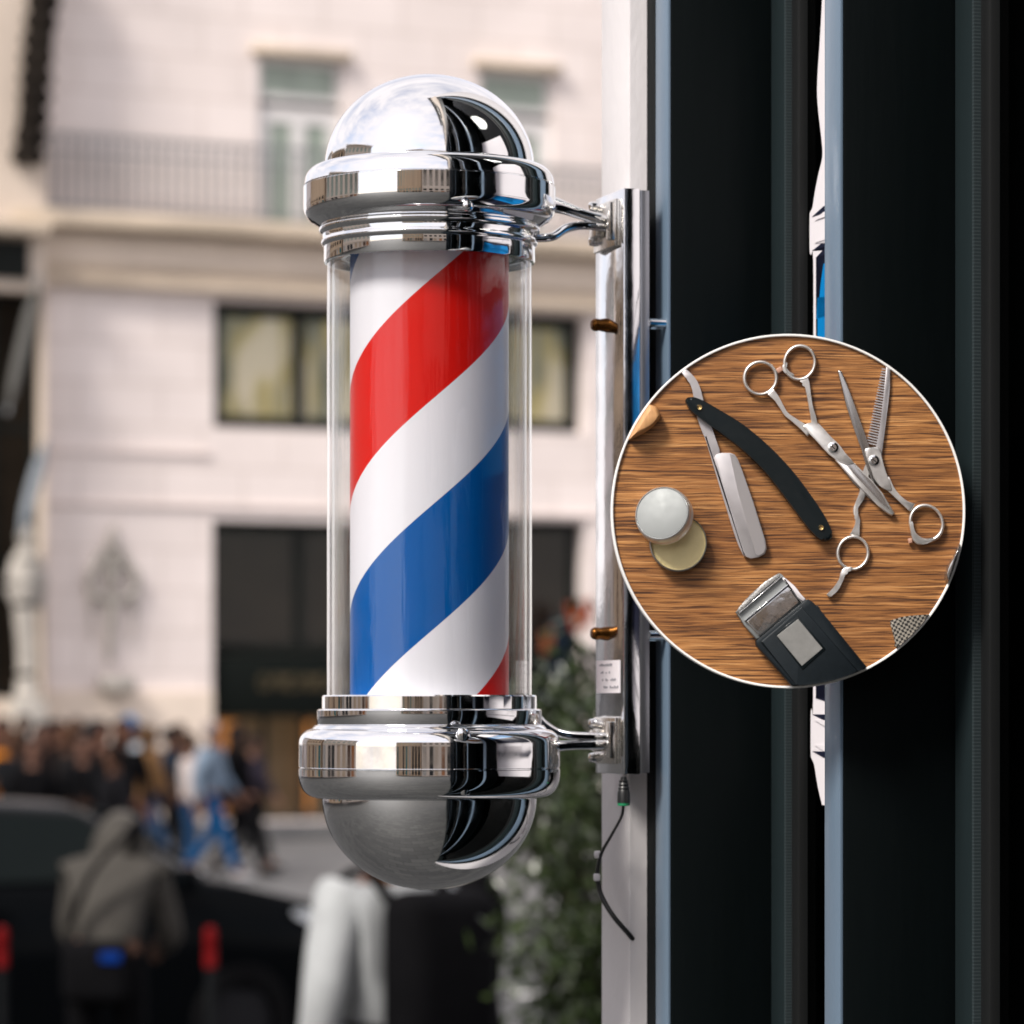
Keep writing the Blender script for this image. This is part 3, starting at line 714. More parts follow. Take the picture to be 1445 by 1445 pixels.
add_slab(bm, stroke(ZBm([(800, 770), (768, 850), (755, 930), (748, 975), (706, 1062), (722, 1110), (718, 1160), (704, 1218)]), [wd(w, 4.25) for w in (40, 38, 34, 40, 22, 26, 30, 60)]), 0.0002, 0.0022, 0.0007)
c_ = Z3([(963, 874)])[0]
add_ring(bm, c_, (wd(65, 2.726), wd(69, 2.726)), (wd(51, 2.726), wd(56, 2.726)), 0, tilt=R(-8), hoff=0.0020)
add_slab(bm, stroke(Z3([(962, 934), (930, 942), (916, 978), (896, 1012), (866, 1040)]), [wd(w, 2.726) for w in (14, 20, 16, 20, 17)]), 0.0012, 0.0036, 0.0009)
put('handle', finish(bm, 45), M['steel'], sc2)
screw(sc2, ZBm([(816, 767)])[0], wd(33, 4.25), 0.0048)
# --- straight razor
rz_ = fastened('straight_razor', 'open straight razor with curved black handle and wide satin blade', 'razor', Z3([(370, 317)])[0])
hd = smooth2(Z3([(318, 292), (326, 280), (345, 277), (385, 291), (450, 328), (540, 384), (640, 468), (730, 563), (800, 656), (852, 735), (880, 795), (879, 818), (858, 829), (832, 821), (795, 786), (745, 722), (690, 648), (620, 560), (540, 482), (450, 412), (388, 368), (340, 330)]), 4)
put('handle_scales', slab(hd, 0.0040, 0.0078, 0.0022, 5), M['scales'], rz_)
put('handle_scales', slab(hd, 0.0003, 0.0018, 0.0004), M['scales'], rz_)
put('tang', slab(clip(smooth2(Z3([(296, 150), (318, 165), (345, 190), (364, 215), (378, 250), (388, 292), (400, 330), (418, 388), (436, 440), (452, 492), (440, 520), (430, 540), (418, 500), (400, 450), (378, 395), (360, 340), (352, 290), (345, 248), (330, 212), (306, 185)]), 3)), 0.0020, 0.0036, 0.0004), M['blade'], rz_)
bl = Z3([(427, 512), (436, 498), (456, 490), (490, 490), (508, 497), (520, 516), (535, 556), (578, 680), (624, 826), (631, 858), (622, 878), (600, 890), (570, 896), (550, 888), (541, 870), (515, 790), (480, 676), (446, 566)])
axis = Z3([(478, 480), (600, 900)])
put('blade', slab(bl, 0.0012, 0.0046, 0.0003, 2), M['blade'], rz_)
put('blade_hollow', slab(Z3([(488, 494), (506, 500), (517, 518), (533, 560), (575, 682), (621, 828), (628, 856), (618, 876), (598, 887), (586, 880), (560, 780), (520, 640)]), 0.00465, 0.0050, 0.0003, 1, hfun=lambda p: 0), mat('hollow_ground_steel', (0.62, 0.60, 0.605), 0.34, 0.8), rz_)
put('blade_spine', slab(stroke(Z3([(394, 420), (430, 535), (480, 700), (520, 825), (546, 886)]), [wd(w, 2.726) for w in (5, 9, 9, 9, 6)]), 0.0010, 0.0038, 0.0008), M['blade'], rz_)
for q in ((371, 317), (837, 778)):
    c = Z3([q])[0]; bm = bmesh.new()
    add_lathe(bm, [(0, 0.0004), (0.0008, 0.0005), (0.0010, 0.0009), (0.0015, 0.0010), (0.0017, 0.0006), (0.0017, 0)], 24)
    for v in bm.verts: v.co = Matrix.Rotation(R(90), 3, 'X') @ v.co + W3(c, 0.0078)
    put('handle_pin', finish(bm, 40), M['gold'], rz_)
# --- pomade tin and lid
tc2 = Z3([(291, 836)])[0]; rj = wd(110, 2.726)
tin = fastened('pomade_tin', 'round open tin of yellow pomade under its silver lid', 'tin', tc2)
def disc_lathe(prof_, c2, h, tilt=None):
    bm = bmesh.new(); add_lathe(bm, prof_, 72)
    m4 = Matrix.Rotation(R(90), 4, 'X')
    if tilt is not None: m4 = tilt @ m4
    o = W3(c2, h)
    for v in bm.verts: v.co = (m4 @ v.co) + o
    return finish(bm, 40)
put('tin_body', disc_lathe([(0, 0.0005), (rj * 0.93, 0.0005), (rj * 0.955, 0.0075), (rj * 0.97, 0.0082), (rj * 0.985, 0.0075), (rj * 0.99, 0.004), (rj, 0.002), (rj, 0.0002), (0, 0.0002)], tc2, 0), M['alu'], tin)
put('pomade', disc_lathe([(0, 0.0064), (rj * 0.5, 0.0061), (rj * 0.9, 0.0060), (rj * 0.944, 0.0067), (rj * 0.94, 0.001)], tc2, 0), mat('yellow_pomade', (0.95, 0.80, 0.42), 0.42, var=0.08, vscale=70, coat=0.3, bump=0.1, bscale=200), tin)
lc = Z3([(236, 736)])[0]; rl = wd(107, 2.726)
lid = fastened('tin_lid', 'silver screw lid with knurled edge, resting on the pomade tin', 'lid', lc)
tl4 = Matrix.Rotation(R(13), 4, 'X') @ Matrix.Rotation(R(16), 4, 'Z')
bm = bmesh.new(); nseg = 144
lp = [(0, 0.0062), (rl * 0.93, 0.0062), (rl * 0.955, 0.0066), (rl * 0.985, 0.0062), (rl, 0.0054), (rl, 0.0040), (rl * 1.02, 0.0038), (rl * 1.02, 0.0002), (rl * 1.035, -0.0004), (rl * 1.035, -0.0020), (rl * 1.0, -0.0024), (rl * 0.98, -0.002), (rl * 0.98, 0.005), (0, 0.005)]
add_lathe(bm, lp[1:], nseg)
for v in bm.verts:   # knurling on the skirt
    r_ = math.hypot(v.co.x, v.co.y)
    if r_ > rl * 1.015 and v.co.z > 0.0 - 1e-5:
        a = math.atan2(v.co.y, v.co.x)
        if round(a / (2 * math.pi / nseg)) % 2: v.co.x *= 0.985; v.co.y *= 0.985
m4 = Matrix.Rotation(R(17), 4, Vector((0.62, 0, 0.78)).normalized()) @ Matrix.Rotation(R(90), 4, 'X')
ax = Vector((wd(-16, 2.726), 0, wd(13, 2.726)))
nz = Vector((ax.x, -0.0078, ax.z)).normalized()
m4 = nz.to_track_quat('Z', 'Y').to_matrix().to_4x4()
o = W3(lc, 0.0125)
for v in bm.verts: v.co = (m4 @ v.co) + o
put('lid_skirt', finish(bm, 40), mat('knurled_bright_aluminium', (0.80, 0.82, 0.82), 0.28, 0.8), lid)
bm = bmesh.new(); add_lathe(bm, [(0, 0.0064), (rl * 0.90, 0.0064), (rl * 0.925, 0.0062), (rl * 0.925, 0.0056), (0, 0.0056)], 96)
for v in bm.verts: v.co = (m4 @ v.co) + o
put('lid_top', finish(bm, 40), M['alu'], lid)
# --- brush handle end
bh = fastened('brush_handle', 'pale wooden brush handle end at the upper left edge of the round board', 'brush', Z3([(170, 350)])[0])
hp = clip(smooth2(Z3([(150, 290), (178, 301), (204, 312), (220, 334), (224, 352), (206, 376), (186, 396), (150, 418), (100, 440), (40, 460), (20, 380), (90, 310)]), 4))
put('wooden_handle', domed(hp, 0.0003, 0.0110), M['light_wood'], bh)
# --- bowl edge at right
bw = fastened('metal_bowl', 'edge of a grey metal bowl cut off at the right rim of the round board', 'bowl', ZD([(1330, 120)])[0])
put('bowl_side', domed(clip(smooth2(ZD([(1385, -60), (1340, 20), (1310, 70), (1291, 125), (1290, 155), (1302, 178), (1330, 190), (1420, 100), (1460, -40)]), 4)), 0.0003, 0.0080), M['steel_dark'], bw)
# --- cloth
cl = fastened('checked_cloth', 'grey and black checked cloth corner at the lower right edge of the round board', 'cloth', ZD([(1090, 460)])[0])
put('folded_cloth', slab(clip(smooth2(ZD([(975, 402), (1010, 385), (1060, 371), (1150, 364), (1230, 362), (1320, 400), (1300, 520), (1150, 640), (1020, 600), (1008, 545), (990, 470)]), 3)), 0.0003, 0.0040, 0.0016, 4), M['tweed'], cl)
# --- shaver
sv = fastened('electric_shaver', 'black electric shaver with chrome foil head and grey plate, pointing up left', 'shaver', ZD([(340, 400)])[0])
put('case', slab(clip(ZD([(188, 512), (200, 505), (470, 280), (490, 272), (520, 292), (560, 335), (850, 690), (1100, 1000), (700, 1200), (410, 790), (190, 540)])), 0.0003, 0.0095, 0.0008, 3), M['shaver_black'], sv)
put('raised_face', slab(clip(ZD([(212, 520), (452, 318), (800, 712), (1000, 950), (700, 1150), (420, 770)])), 0.0092, 0.0108, 0.0010, 3), M['shaver_black'], sv)
put('plate_frame', slab(ZD([(296, 478), (428, 370), (590, 562), (455, 684)]), 0.0106, 0.0114, 0.0004, 2), M['scales'], sv)
put('name_plate', slab(ZD([(307, 486), (430, 389), (572, 560), (452, 661)]), 0.0112, 0.0117, 0.0002, 1), M['grey_panel'], sv)
put('head', slab(ZD([(72, 346), (322, 120), (340, 128), (480, 272), (455, 300), (210, 500), (192, 505), (120, 420)]), 0.0006, 0.0062, 0.0008, 3), M['alu'], sv)
put('head_cover', slab(ZD([(128, 400), (372, 195), (392, 212), (452, 290), (215, 488), (200, 480)]), 0.0061, 0.0078, 0.0012, 4), mat('shaver_chrome', (0.6, 0.6, 0.6), 0.10, 1.0, rvar=0.1, vscale=90, bump=0.12, bscale=45), sv)
put('foil', slab(ZD([(76, 342), (90, 318), (150, 252), (240, 170), (318, 122), (332, 140), (246, 205), (165, 275), (92, 352)]), 0.0061, 0.0080, 0.0006, 3), M['foil'], sv)
put('head_ridge', slab(stroke(ZD([(122, 398), (372, 190)]), [wd(7, 4.128)] * 2, 2), 0.0061, 0.0086, 0.0003), M['chrome'], sv)
put('foil_edge', slab(stroke(ZD([(88, 356), (336, 142)]), [wd(5, 4.128)] * 2, 2), 0.0061, 0.0083, 0.0003), M['chrome'], sv)
put('side_guard', slab(stroke(ZD([(345, 150), (400, 200), (440, 252), (474, 282)]), [wd(w, 4.128) for w in (12, 22, 24, 16)]), 0.0040, 0.0075, 0.0012), M['white_vinyl'], sv)
for q in ((546, 322), (602, 396)):
    c = ZD([q])[0]; put('switch_rib', slab(stroke([c + Vector((-0.0008, 0.0009)), c + Vector((0.0008, -0.0011))], [0.0018] * 2, 2), 0.0040, 0.0085, 0.0004), M['rubber'], sv)

# ------------------------------------------------------------------ GROUND
def sheet(name, pts, z, m):
    bm = bmesh.new(); bm.faces.new([bm.verts.new((x, y, z)) for x, y in pts]); return setp(put(name, finish(bm), m), kind='structure')
sheet('ground', [(-400, -400), (400, -400), (400, 400), (-400, 400)], -0.130, M['asphalt'])
sheet('road', [(-120, 15.3), (120, 15.3), (120, 33.5), (-120, 33.5)], -0.122, M['asphalt'])
bm = bmesh.new(); add_box(bm, (-60, -60, -0.15), (60, 15.5, 0.0)); setp(put('pavement', finish(bm), M['paving']), kind='structure')
bm = bmesh.new(); add_box(bm, (-90, 33.2, -0.15), (90, 140, 0.0)); setp(put('far_pavement', finish(bm), M['paving_far']), kind='structure')
bm = bmesh.new(); add_box(bm, (-60, 15.503, -0.14), (60, 15.65, 0.004), bevel=0.01); setp(put('kerb', finish(bm, 40), M['paving_far']), kind='structure')
for k in range(12):
    bm = bmesh.new(); add_box(bm, (-30 + 5 * k, 25.6, -0.121), (-27.5 + 5 * k, 25.75, -0.117)); setp(put('road_marking', finish(bm), M['white_paint']), kind='structure')

CM = {}
def cmat(c, rough=0.85, kind='cloth'):
    key = (tuple(c), kind)
    if key not in CM: CM[key] = mat(kind, [v * 0.8 for v in c], rough, spec=0.03, var=0.22, vscale=9, bump=0.2, bscale=60)
    return CM[key]
# ------------------------------------------------------------------ BUILDINGS
def facade_mesh(u0, u1, h0, h1, ops, depth=0.35, back=None, ystart=0.0):
    """wall sheet in local (x=u, y=depth inwards, z) with openings and reveals"""
    us = sorted({u0, u1, *[o[0] for o in ops], *[o[1] for o in ops]}); hs = sorted({h0, h1, *[o[2] for o in ops], *[o[3] for o in ops]})
    bm = bmesh.new()
    for a, b in zip(us, us[1:]):
        for c, d in zip(hs, hs[1:]):
            cu, chh = (a + b) / 2, (c + d) / 2
            if any(o[0] < cu < o[1] and o[2] < chh < o[3] for o in ops): continue
            bm.faces.new([bm.verts.new(p) for p in ((a, ystart, c), (b, ystart, c), (b, ystart, d), (a, ystart, d))])
    y2 = ystart + depth
    for a, b, c, d in ops:
        for q in (((a, ystart, c), (a, ystart, d), (a, y2, d), (a, y2, c)), ((b, ystart, d), (b, ystart, c), (b, y2, c), (b, y2, d)),
                  ((a, ystart, d), (b, ystart, d), (b, y2, d), (a, y2, d)), ((b, ystart, c), (a, ystart, c), (a, y2, c), (b, y2, c))):
            bm.faces.new([bm.verts.new(p) for p in q])
    B = back or 8.0
    for q in (((u0, ystart, h0), (u0, ystart, h1), (u0, B, h1), (u0, B, h0)), ((u1, ystart, h0), (u1, ystart, h1), (u1, B, h1), (u1, B, h0)),
              ((u0, B, h0), (u1, B, h0), (u1, B, h1), (u0, B, h1)), ((u0, ystart, h1), (u1, ystart, h1), (u1, B, h1), (u0, B, h1))):
        bm.faces.new([bm.verts.new(p) for p in q])
    bmesh.ops.remove_doubles(bm, verts=bm.verts[:], dist=1e-5)
    me = bpy.data.meshes.new('w'); bm.to_mesh(me); bm.free(); return me
def lput(name, me, m, parent, label=None): return put(name, me, m, parent, world=False, label=label)
def window(parent, a, b, c, d, frame_m, glass_m, y=0.28, cols=2, rows=1, fw=0.06, behind=None):
    bm = bmesh.new()
    for q in ((a, a + fw, c, d), (b - fw, b, c, d), (a + fw, b - fw, c, c + fw), (a + fw, b - fw, d - fw, d)):
        add_box(bm, (q[0], y, q[2]), (q[1], y + 0.07, q[3]))
    for k in range(1, cols):
        x = a + (b - a) * k / cols; add_box(bm, (x - fw / 2, y + 0.004, c + fw), (x + fw / 2, y + 0.066, d - fw))
    for k in range(1, rows):
        z = c + (d - c) * k / rows; add_box(bm, (a + fw, y + 0.008, z - fw / 2), (b - fw, y + 0.062, z + fw / 2))
    f = lput('window', finish(bm), frame_m, parent)
    lput('pane', box((a + 0.01, y + 0.03, c + 0.01), (b - 0.01, y + 0.04, d - 0.01)), glass_m, f)
    if behind: lput('blind', box((a + 0.01, y + 0.16, c + 0.01), (b - 0.01, y + 0.18, d - 0.01)), behind, f)
    return f

# pale stone building beyond the street, turned 24 degrees
TH = R(24); E_ = Vector((math.cos(TH), math.sin(TH))); OA = Vector((PX(400, 54.0), 54.0))
def ub(px, out=0.0):
    """local u where column px meets the facade plane shifted outwards"""
    k = (px - 722.5) / FPX; o = OA + Vector((math.sin(TH), -math.cos(TH))) * out
    return (k * o.y - o.x) / (E_.x - k * E_.y)
def hb(py, u, out=0.0):
    y = OA.y + E_.y * u - math.cos(TH) * out; return CH + (HZ - py) / FPX * y
bA = thing('stone_building', 'pale pink stone building beyond the street with a balcony and black shop windows', 'building', (OA.x, OA.y, 0), rz=TH)
uL, uR = ub(58), ub(58) + 19.0
d1 = (ub(300), ub(300) + 3.0, 0.25, hb(733, ub(300))); d2 = (ub(610), ub(826), 0.25, hb(733, ub(720)))
w1 = (ub(302), ub(302) + 2.95, hb(602, ub(300)), hb(423, ub(302))); w2 = (ub(612), ub(826), hb(608, ub(720)), hb(440, ub(720)))
v1 = (ub(364), ub(484), hb(335, ub(420)), hb(82, ub(420))); v2 = (ub(676), ub(780), hb(345, ub(720)), hb(100, ub(720)))
zc0, zc1 = hb(415, 0), hb(320, 0)
ops = [d1, d2, w1, w2, v1, v2]
for k in range(2):
    a = uR - 3.4 * (k + 1) + 0.6; ops += [(a, a + 2.2, 0.25, d1[3]), (a, a + 2.2, w1[2], w1[3]), (a + 0.5, a + 1.7, v1[2], v1[3])]
lput('wall', facade_mesh(uL, uR, 0.0, 16.0, ops), M['stone'], bA)
lput('plinth', box((uL + 0.003, -0.10, 0.0), (d1[0] - 0.02, -0.003, hb(975, 0)), bevel=0.02), M['stone_frieze'], bA)
lput('step', box((uL, -0.9, 0.003), (uR, -0.12, 0.22), bevel=0.02), M['paving_far'], bA)
lput('frieze', box((uL - 0.05, -0.10, zc0), (uR, -0.003, zc1 - 0.28), bevel=0.01), M['stone_frieze'], bA)
for (pa, pb, dep, mm) in ((404, 418, 0.22, 'stone_warm'), (388, 396, 0.16, 'stone_warm')):
    lput('moulding', box((uL - 0.1, -dep, hb(pb, 0)), (uR, -0.105, hb(pa, 0)), bevel=0.02), M[mm], bA)
lput('balcony_slab', box((uL - 0.6, -0.50, zc1 - 0.24), (uR, -0.003, zc1), bevel=0.04), M['stone_warm'], bA)
for (pa, pb) in ((640, 646), (715, 719)):
    lput('string_course', box((uL, -0.05, hb(pb, 0)), (d1[0] - 0.05 if pa < 700 else uR, -0.003, hb(pa, 0))), M['stone'], bA)
# railing
bm = bmesh.new(); zr0, zr1 = zc1 + 0.05, hb(216, 0)
add_box(bm, (uL - 0.5, -0.46, zr1 - 0.05), (uR, -0.40, zr1)); add_box(bm, (uL - 0.5, -0.45, zr0), (uR, -0.41, zr0 + 0.04)); add_box(bm, (uL - 0.5, -0.45, zr1 - 0.28), (uR, -0.41, zr1 - 0.25))
u = uL - 0.45
while u < uR:
    add_box(bm, (u, -0.445, zr0 + 0.042), (u + 0.028, -0.417, zr1 - 0.052)); u += 0.155
lput('balcony_railing', finish(bm), M['iron'], bA)
for v in (v1, v2):
    a, b, c, d = v; tr = c + (d - c) * 0.76
    window(bA, a, b, c, tr - 0.1, M['white_frame'], M['green_glass'], cols=2, fw=0.22, y=0.1)
    window(bA, a, b, tr, d, M['white_frame'], M['green_glass'], cols=1, fw=0.10, y=0.1)
    lput('lintel', box((a - 0.12, -0.16, d + 0.003), (b + 0.12, -0.003, d + 0.14), bevel=0.02), M['stone_warm'], bA)
for w in (w1, w2):
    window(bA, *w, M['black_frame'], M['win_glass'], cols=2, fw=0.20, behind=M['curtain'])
for d in (d1, d2):
    a, b, c, e = d
    f = window(bA, a, b, c + (e - c) * 0.56, e, M['black_frame'], M['win_glass'], cols=2, fw=0.14, behind=M['brown_int'])
    fa = lput('sign_fascia', box((a, 0.10, c + (e - c) * 0.345), (b, 0.30, c + (e - c) * 0.555), bevel=0.01), M['sign_black'], bA)
    if d is d1:   # illegible ornate gold lettering: only loops survive the blur
        bm = bmesh.new(); rr = random.Random(5); x = a + 0.85; zc = c + (e - c) * 0.46
        for k in range(9):
            pts = [(x + 0.07 * math.cos(t_) * (1 + 0.3 * (k % 2)), 0.085, zc + 0.11 * math.sin(t_ * (1 + (k % 3) * 0.5))) for t_ in [i * 0.7 for i in range(9)]]
            add_tube(bm, pts, 0.014, segs=6, smooth_n=3); x += 0.16
        lput('gold_lettering', finish(bm, 40), M['sign_gold'], fa)
    lput('shop_interior', box((a, 1.6, c), (b, 1.7, c + (e - c) * 0.345)), M['dim_lit'], bA)
    for (q0, q1) in ((0.03, 0.10), (0.17, 0.27), (0.62, 0.68)):
        lput('lit_panel', box((a + (b - a) * q0, 1.2, c + 0.1), (a + (b - a) * q1, 1.25, c + (e - c) * 0.33)), M['warm_lit'], bA)
    for q in (0.001, 0.29, 0.5, 0.965): lput('door_post', box((a + (b - a) * q, 0.2, c), (a + (b - a) * q + 0.08, 0.28, c + (e - c) * 0.344)), M['black_frame'], bA)
for k in range(2):
    a = uR - 3.4 * (k + 1) + 0.6
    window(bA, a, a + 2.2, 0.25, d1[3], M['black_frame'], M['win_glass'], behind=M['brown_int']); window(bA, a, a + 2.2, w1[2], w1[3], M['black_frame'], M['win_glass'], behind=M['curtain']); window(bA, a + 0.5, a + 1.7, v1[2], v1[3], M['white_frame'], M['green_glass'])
lput('roof', box((uL - 0.4, -0.4, 16.003), (uR + 0.2, 8.2, 16.4)), M['tile'], bA)
# relief ornament on its wall: crest on a staff with ribbons and a bracket below
uo = ub(156)
bm = bmesh.new()
def rel(pts, r, segs=8): add_tube(bm, [(ub(p), -0.07, hb(q, uo)) for p, q in pts], [x * 0.0105 for x in r], segs=segs, flat=(1, 0.8))
rel([(158, 742), (157, 765), (156, 775)], [4, 9, 6]); rel([(150, 770), (138, 790), (126, 815), (130, 838), (150, 845)], [5, 8, 9, 8, 6]); rel([(163, 770), (176, 790), (190, 815), (185, 838), (165, 845)], [5, 8, 9, 8, 6])
rel([(157, 780), (157, 800), (156, 830)], [7, 15, 10]); rel([(156, 835), (155, 870), (153, 935)], [8, 9, 5]); rel([(128, 838), (127, 870), (131, 905)], [7, 3, 2]); rel([(186, 838), (188, 870), (183, 905)], [7, 3, 2]); rel([(132, 838), (156, 850), (184, 838)], [6, 8, 6])
lput('wall_relief', finish(bm, 60), M['relief'], bA)
lput('relief_bracket', box((ub(134), -0.42, hb(975, uo)), (ub(182), -0.101, hb(955, uo)), bevel=0.04), M['relief'], bA)

# neighbouring building at far left, closer to the street
OB = Vector((PX(57, 52.3), 52.3)); THB = R(24)
bB = thing('corner_building', 'dark arched building at the left edge, next to the pale pink one', 'building', (OB.x, OB.y, 0), rz=THB)
def ubB(px): 
    k = (px - 722.5) / FPX; return (k * OB.y - OB.x) / (E_.x - k * E_.y)
def hB(py): return CH + (HZ - py) / FPX * OB.y
opB = [(ubB(-70), ubB(54), hB(985), hB(415)), (ubB(-230), ubB(-110), hB(985), hB(415))]
lput('wall', facade_mesh(ubB(-260), -0.02, 0, 15.0, opB, depth=0.6, ystart=-0.35), M['cream'], bB)
window(bB, opB[0][0], opB[0][1], opB[0][2], opB[0][3], M['black_frame'], M['brown_int'], cols=2, rows=3, fw=0.1, y=0.1)
window(bB, opB[1][0], opB[1][1], opB[1][2], opB[1][3], M['black_frame'], M['brown_int'], cols=2, rows=3, fw=0.1, y=0.1)
lput('cornice', box((ubB(-260), -0.75, hB(340)), (-0.03, -0.353, hB(322)), bevel=0.03), M['stone_warm'], bB)
lput('dark_door_surround', box((ubB(-70), -0.42, hB(400)), (ubB(30), -0.353, hB(345))), M['black_frame'], bB)
bm = bmesh.new()   # twisted dark column above the cornice
n = 60
for st in range(3):
    pts = []
    for i in range(n):
        f = i / (n - 1); px = 26 + 32 * f; py = 235 - 330 * f; a = f * 22 + st * 2.09
        pts.append((ubB(px) + 0.13 * math.cos(a), -0.50 + 0.10 * math.sin(a), hB(py)))
    add_tube(bm, pts, [0.11 + 0.045 * math.sin(k_ * 1.3) for k_ in range(n)], segs=8, smooth_n=1)
lput('twisted_column', finish(bm, 60), mat('dark_carved_stone', (0.018, 0.014, 0.011), 0.8, spec=0.1, var=0.4, vscale=5), bB)
bm = bmesh.new()
def relB(pts, r): add_tube(bm, [(ubB(p), -0.55, hB(q)) for p, q in pts], [x * 0.0105 for x in r], segs=10)
relB([(22, 742), (22, 760), (22, 775)], [7, 12, 8]); relB([(22, 775), (22, 810), (20, 860), (24, 930), (24, 985)], [12, 22, 16, 14, 18]); relB([(10, 790), (0, 830), (10, 860)], [8, 7, 5]); relB([(34, 790), (46, 830), (36, 860)], [8, 7, 5])
lput('statue', finish(bm, 60), M['relief'], bB)
lput('statue_base', box((ubB(2), -0.8, 0), (ubB(46), -0.353, hB(985)), bevel=0.03), M['relief'], bB)
lput('roof', box((ubB(-262), -0.8, 15.003), (-0.01, 8, 15.3)), M['tile'], bB)
fl = []
for i, (p0, p1, lab_) in enumerate((((52, 405), (12, 575), 'upper pale rolled flag on a slanted pole at the left edge of the photo'), ((62, 632), (30, 750), 'lower pale rolled flag, smaller, above the statue'))):
    k = Vector((E_.x, E_.y, 0)); out = Vector((math.sin(THB), -math.cos(THB), 0))
    def w_(p, o): 
        kk_ = (p[0] - 722.5) / FPX; o_ = OB + Vector((math.sin(THB), -math.cos(THB))) * o; u = (kk_ * o_.y - o_.x) / (E_.x - kk_ * E_.y); q = Vector((OB.x, OB.y, 0)) + k * u + out * o; return Vector((q.x, q.y, CH + (HZ - p[1]) / FPX * q.y))
    a, b = w_(p0, 0.5), w_(p1, 1.2)
    t = thing('flag', lab_, 'flag', b)
    put('flag_pole', tube([a - (b - a) * 0.1, b + (b - a) * 0.05], 0.03, smooth_n=1), M['iron'], t)
    put('rolled_cloth', tube([a + (b - a) * f for f in (0, 0.2, 0.5, 0.8, 1)], [0.04, 0.09, 0.10, 0.08, 0.03]), cmat((0.13, 0.128, 0.12) if i == 0 else (0.26, 0.29, 0.32)), t)

# buildings seen only in the chrome: street row on the left and one behind the camera
SHOPC = [mat('shop_front', c_, 0.6, var=0.3, vscale=1.5) for c_ in ((0.02, 0.16, 0.17), (0.42, 0.16, 0.05), (0.02, 0.02, 0.02), (0.55, 0.42, 0.30), (0.10, 0.05, 0.03), (0.45, 0.43, 0.40), (0.16, 0.20, 0.10))]
def row_building(name, label, loc, rz, width, height, wall_m, floors, bays, shop_m, fr_m):
    rq = random.Random(name + label)
    t = thing(name, label, 'building', loc, rz=rz)
    ops = []; fh = height / floors; bwid = width / bays
    for f in range(floors):
        for b in range(bays):
            if f == 0:
                j = rq.uniform(-0.15, 0.15) * bwid; ops.append((b * bwid + bwid * 0.2 + j, (b + 1) * bwid - bwid * 0.17 + j, 0.2, fh * rq.uniform(0.7, 0.85))); continue
            a = b * bwid + bwid * 0.22; c = f * fh + (0.25 if f == 0 else 0.9); ops.append((a, a + bwid * 0.56, c, f * fh + fh * 0.82))
    lput('wall', facade_mesh(0, width, 0, height, ops), wall_m, t)
    for i, (a, b, c, d) in enumerate(ops):
        bm = bmesh.new(); add_box(bm, (a, 0.25, c), (b, 0.30, d)); lput('window', finish(bm), rq.choice(SHOPC) if i < bays else fr_m, t)
    lput('cornice', box((-0.2, -0.35, height + 0.003), (width + 0.2, 8.1, height + 0.4)), M['stone_warm'], t)
    lput('ledge', box((0, -0.15, fh * 0.88), (width, -0.004, fh * 0.97)), M['stone_warm'], t)
    return t
row_building('town_house', 'cream town house with dark windows, across the street, mirrored in the chrome collar', (-19, -6, 0), R(-90) + math.pi, 14, 9.0, M['cream'], 3, 7, M['brown_int'], M['green_glass'])
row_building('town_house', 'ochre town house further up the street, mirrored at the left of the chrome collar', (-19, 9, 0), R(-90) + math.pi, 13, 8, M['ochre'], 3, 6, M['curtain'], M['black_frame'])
row_building('town_house', 'pink town house ending the left row, mirrored at the collar rim', (-19, 23, 0), R(-90) + math.pi, 12, 9, M['stone'], 4, 4, M['brown_int'], M['green_glass'])
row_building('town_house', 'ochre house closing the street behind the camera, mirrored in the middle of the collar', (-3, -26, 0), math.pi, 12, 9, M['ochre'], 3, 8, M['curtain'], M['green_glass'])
row_building('town_house', 'wide cream house behind the camera, mirrored left of the collar middle', (12, -24, 0), math.pi, 14.5, 8, M['cream'], 3, 6, M['brown_int'], M['black_frame'])

# ------------------------------------------------------------------ PEOPLE
def skin(verts, edges, rads, sub=2, root=0):
    me = bpy.data.meshes.new('s'); me.from_pydata([Vector(v) for v in verts], edges, []); me.update()
    o = bpy.data.objects.new('s', me); COL.objects.link(o)
    md = o.modifiers.new('sk', 'SKIN'); md.use_smooth_shade = True
    if not me.skin_vertices: bpy.context.view_layer.objects.active = o
    sv_ = me.skin_vertices[0].data
    for i, r in enumerate(rads):
        sv_[i].radius = r if isinstance(r, tuple) else (r, r); sv_[i].use_root = (i == root)
    s2 = o.modifiers.new('ss', 'SUBSURF'); s2.levels = sub; s2.render_levels = sub
    dg = bpy.context.evaluated_depsgraph_get(); dg.update()
    out = bpy.data.meshes.new_from_object(o.evaluated_get(dg))
    bpy.data.objects.remove(o); 
    for p in out.polygons: p.use_smooth = True
    return out
def chain(parts):
    """parts: list of (parent_index or None, [(co, r), ...]) -> verts, edges, rads"""
    V, E, Rr = [], [], []
    for par, pts in parts:
        prev = par
        for co, r in pts:
            V.append(co); Rr.append(r); i = len(V) - 1
            if prev is not None: E.append((prev, i))
            prev = i
    return V, E, Rr
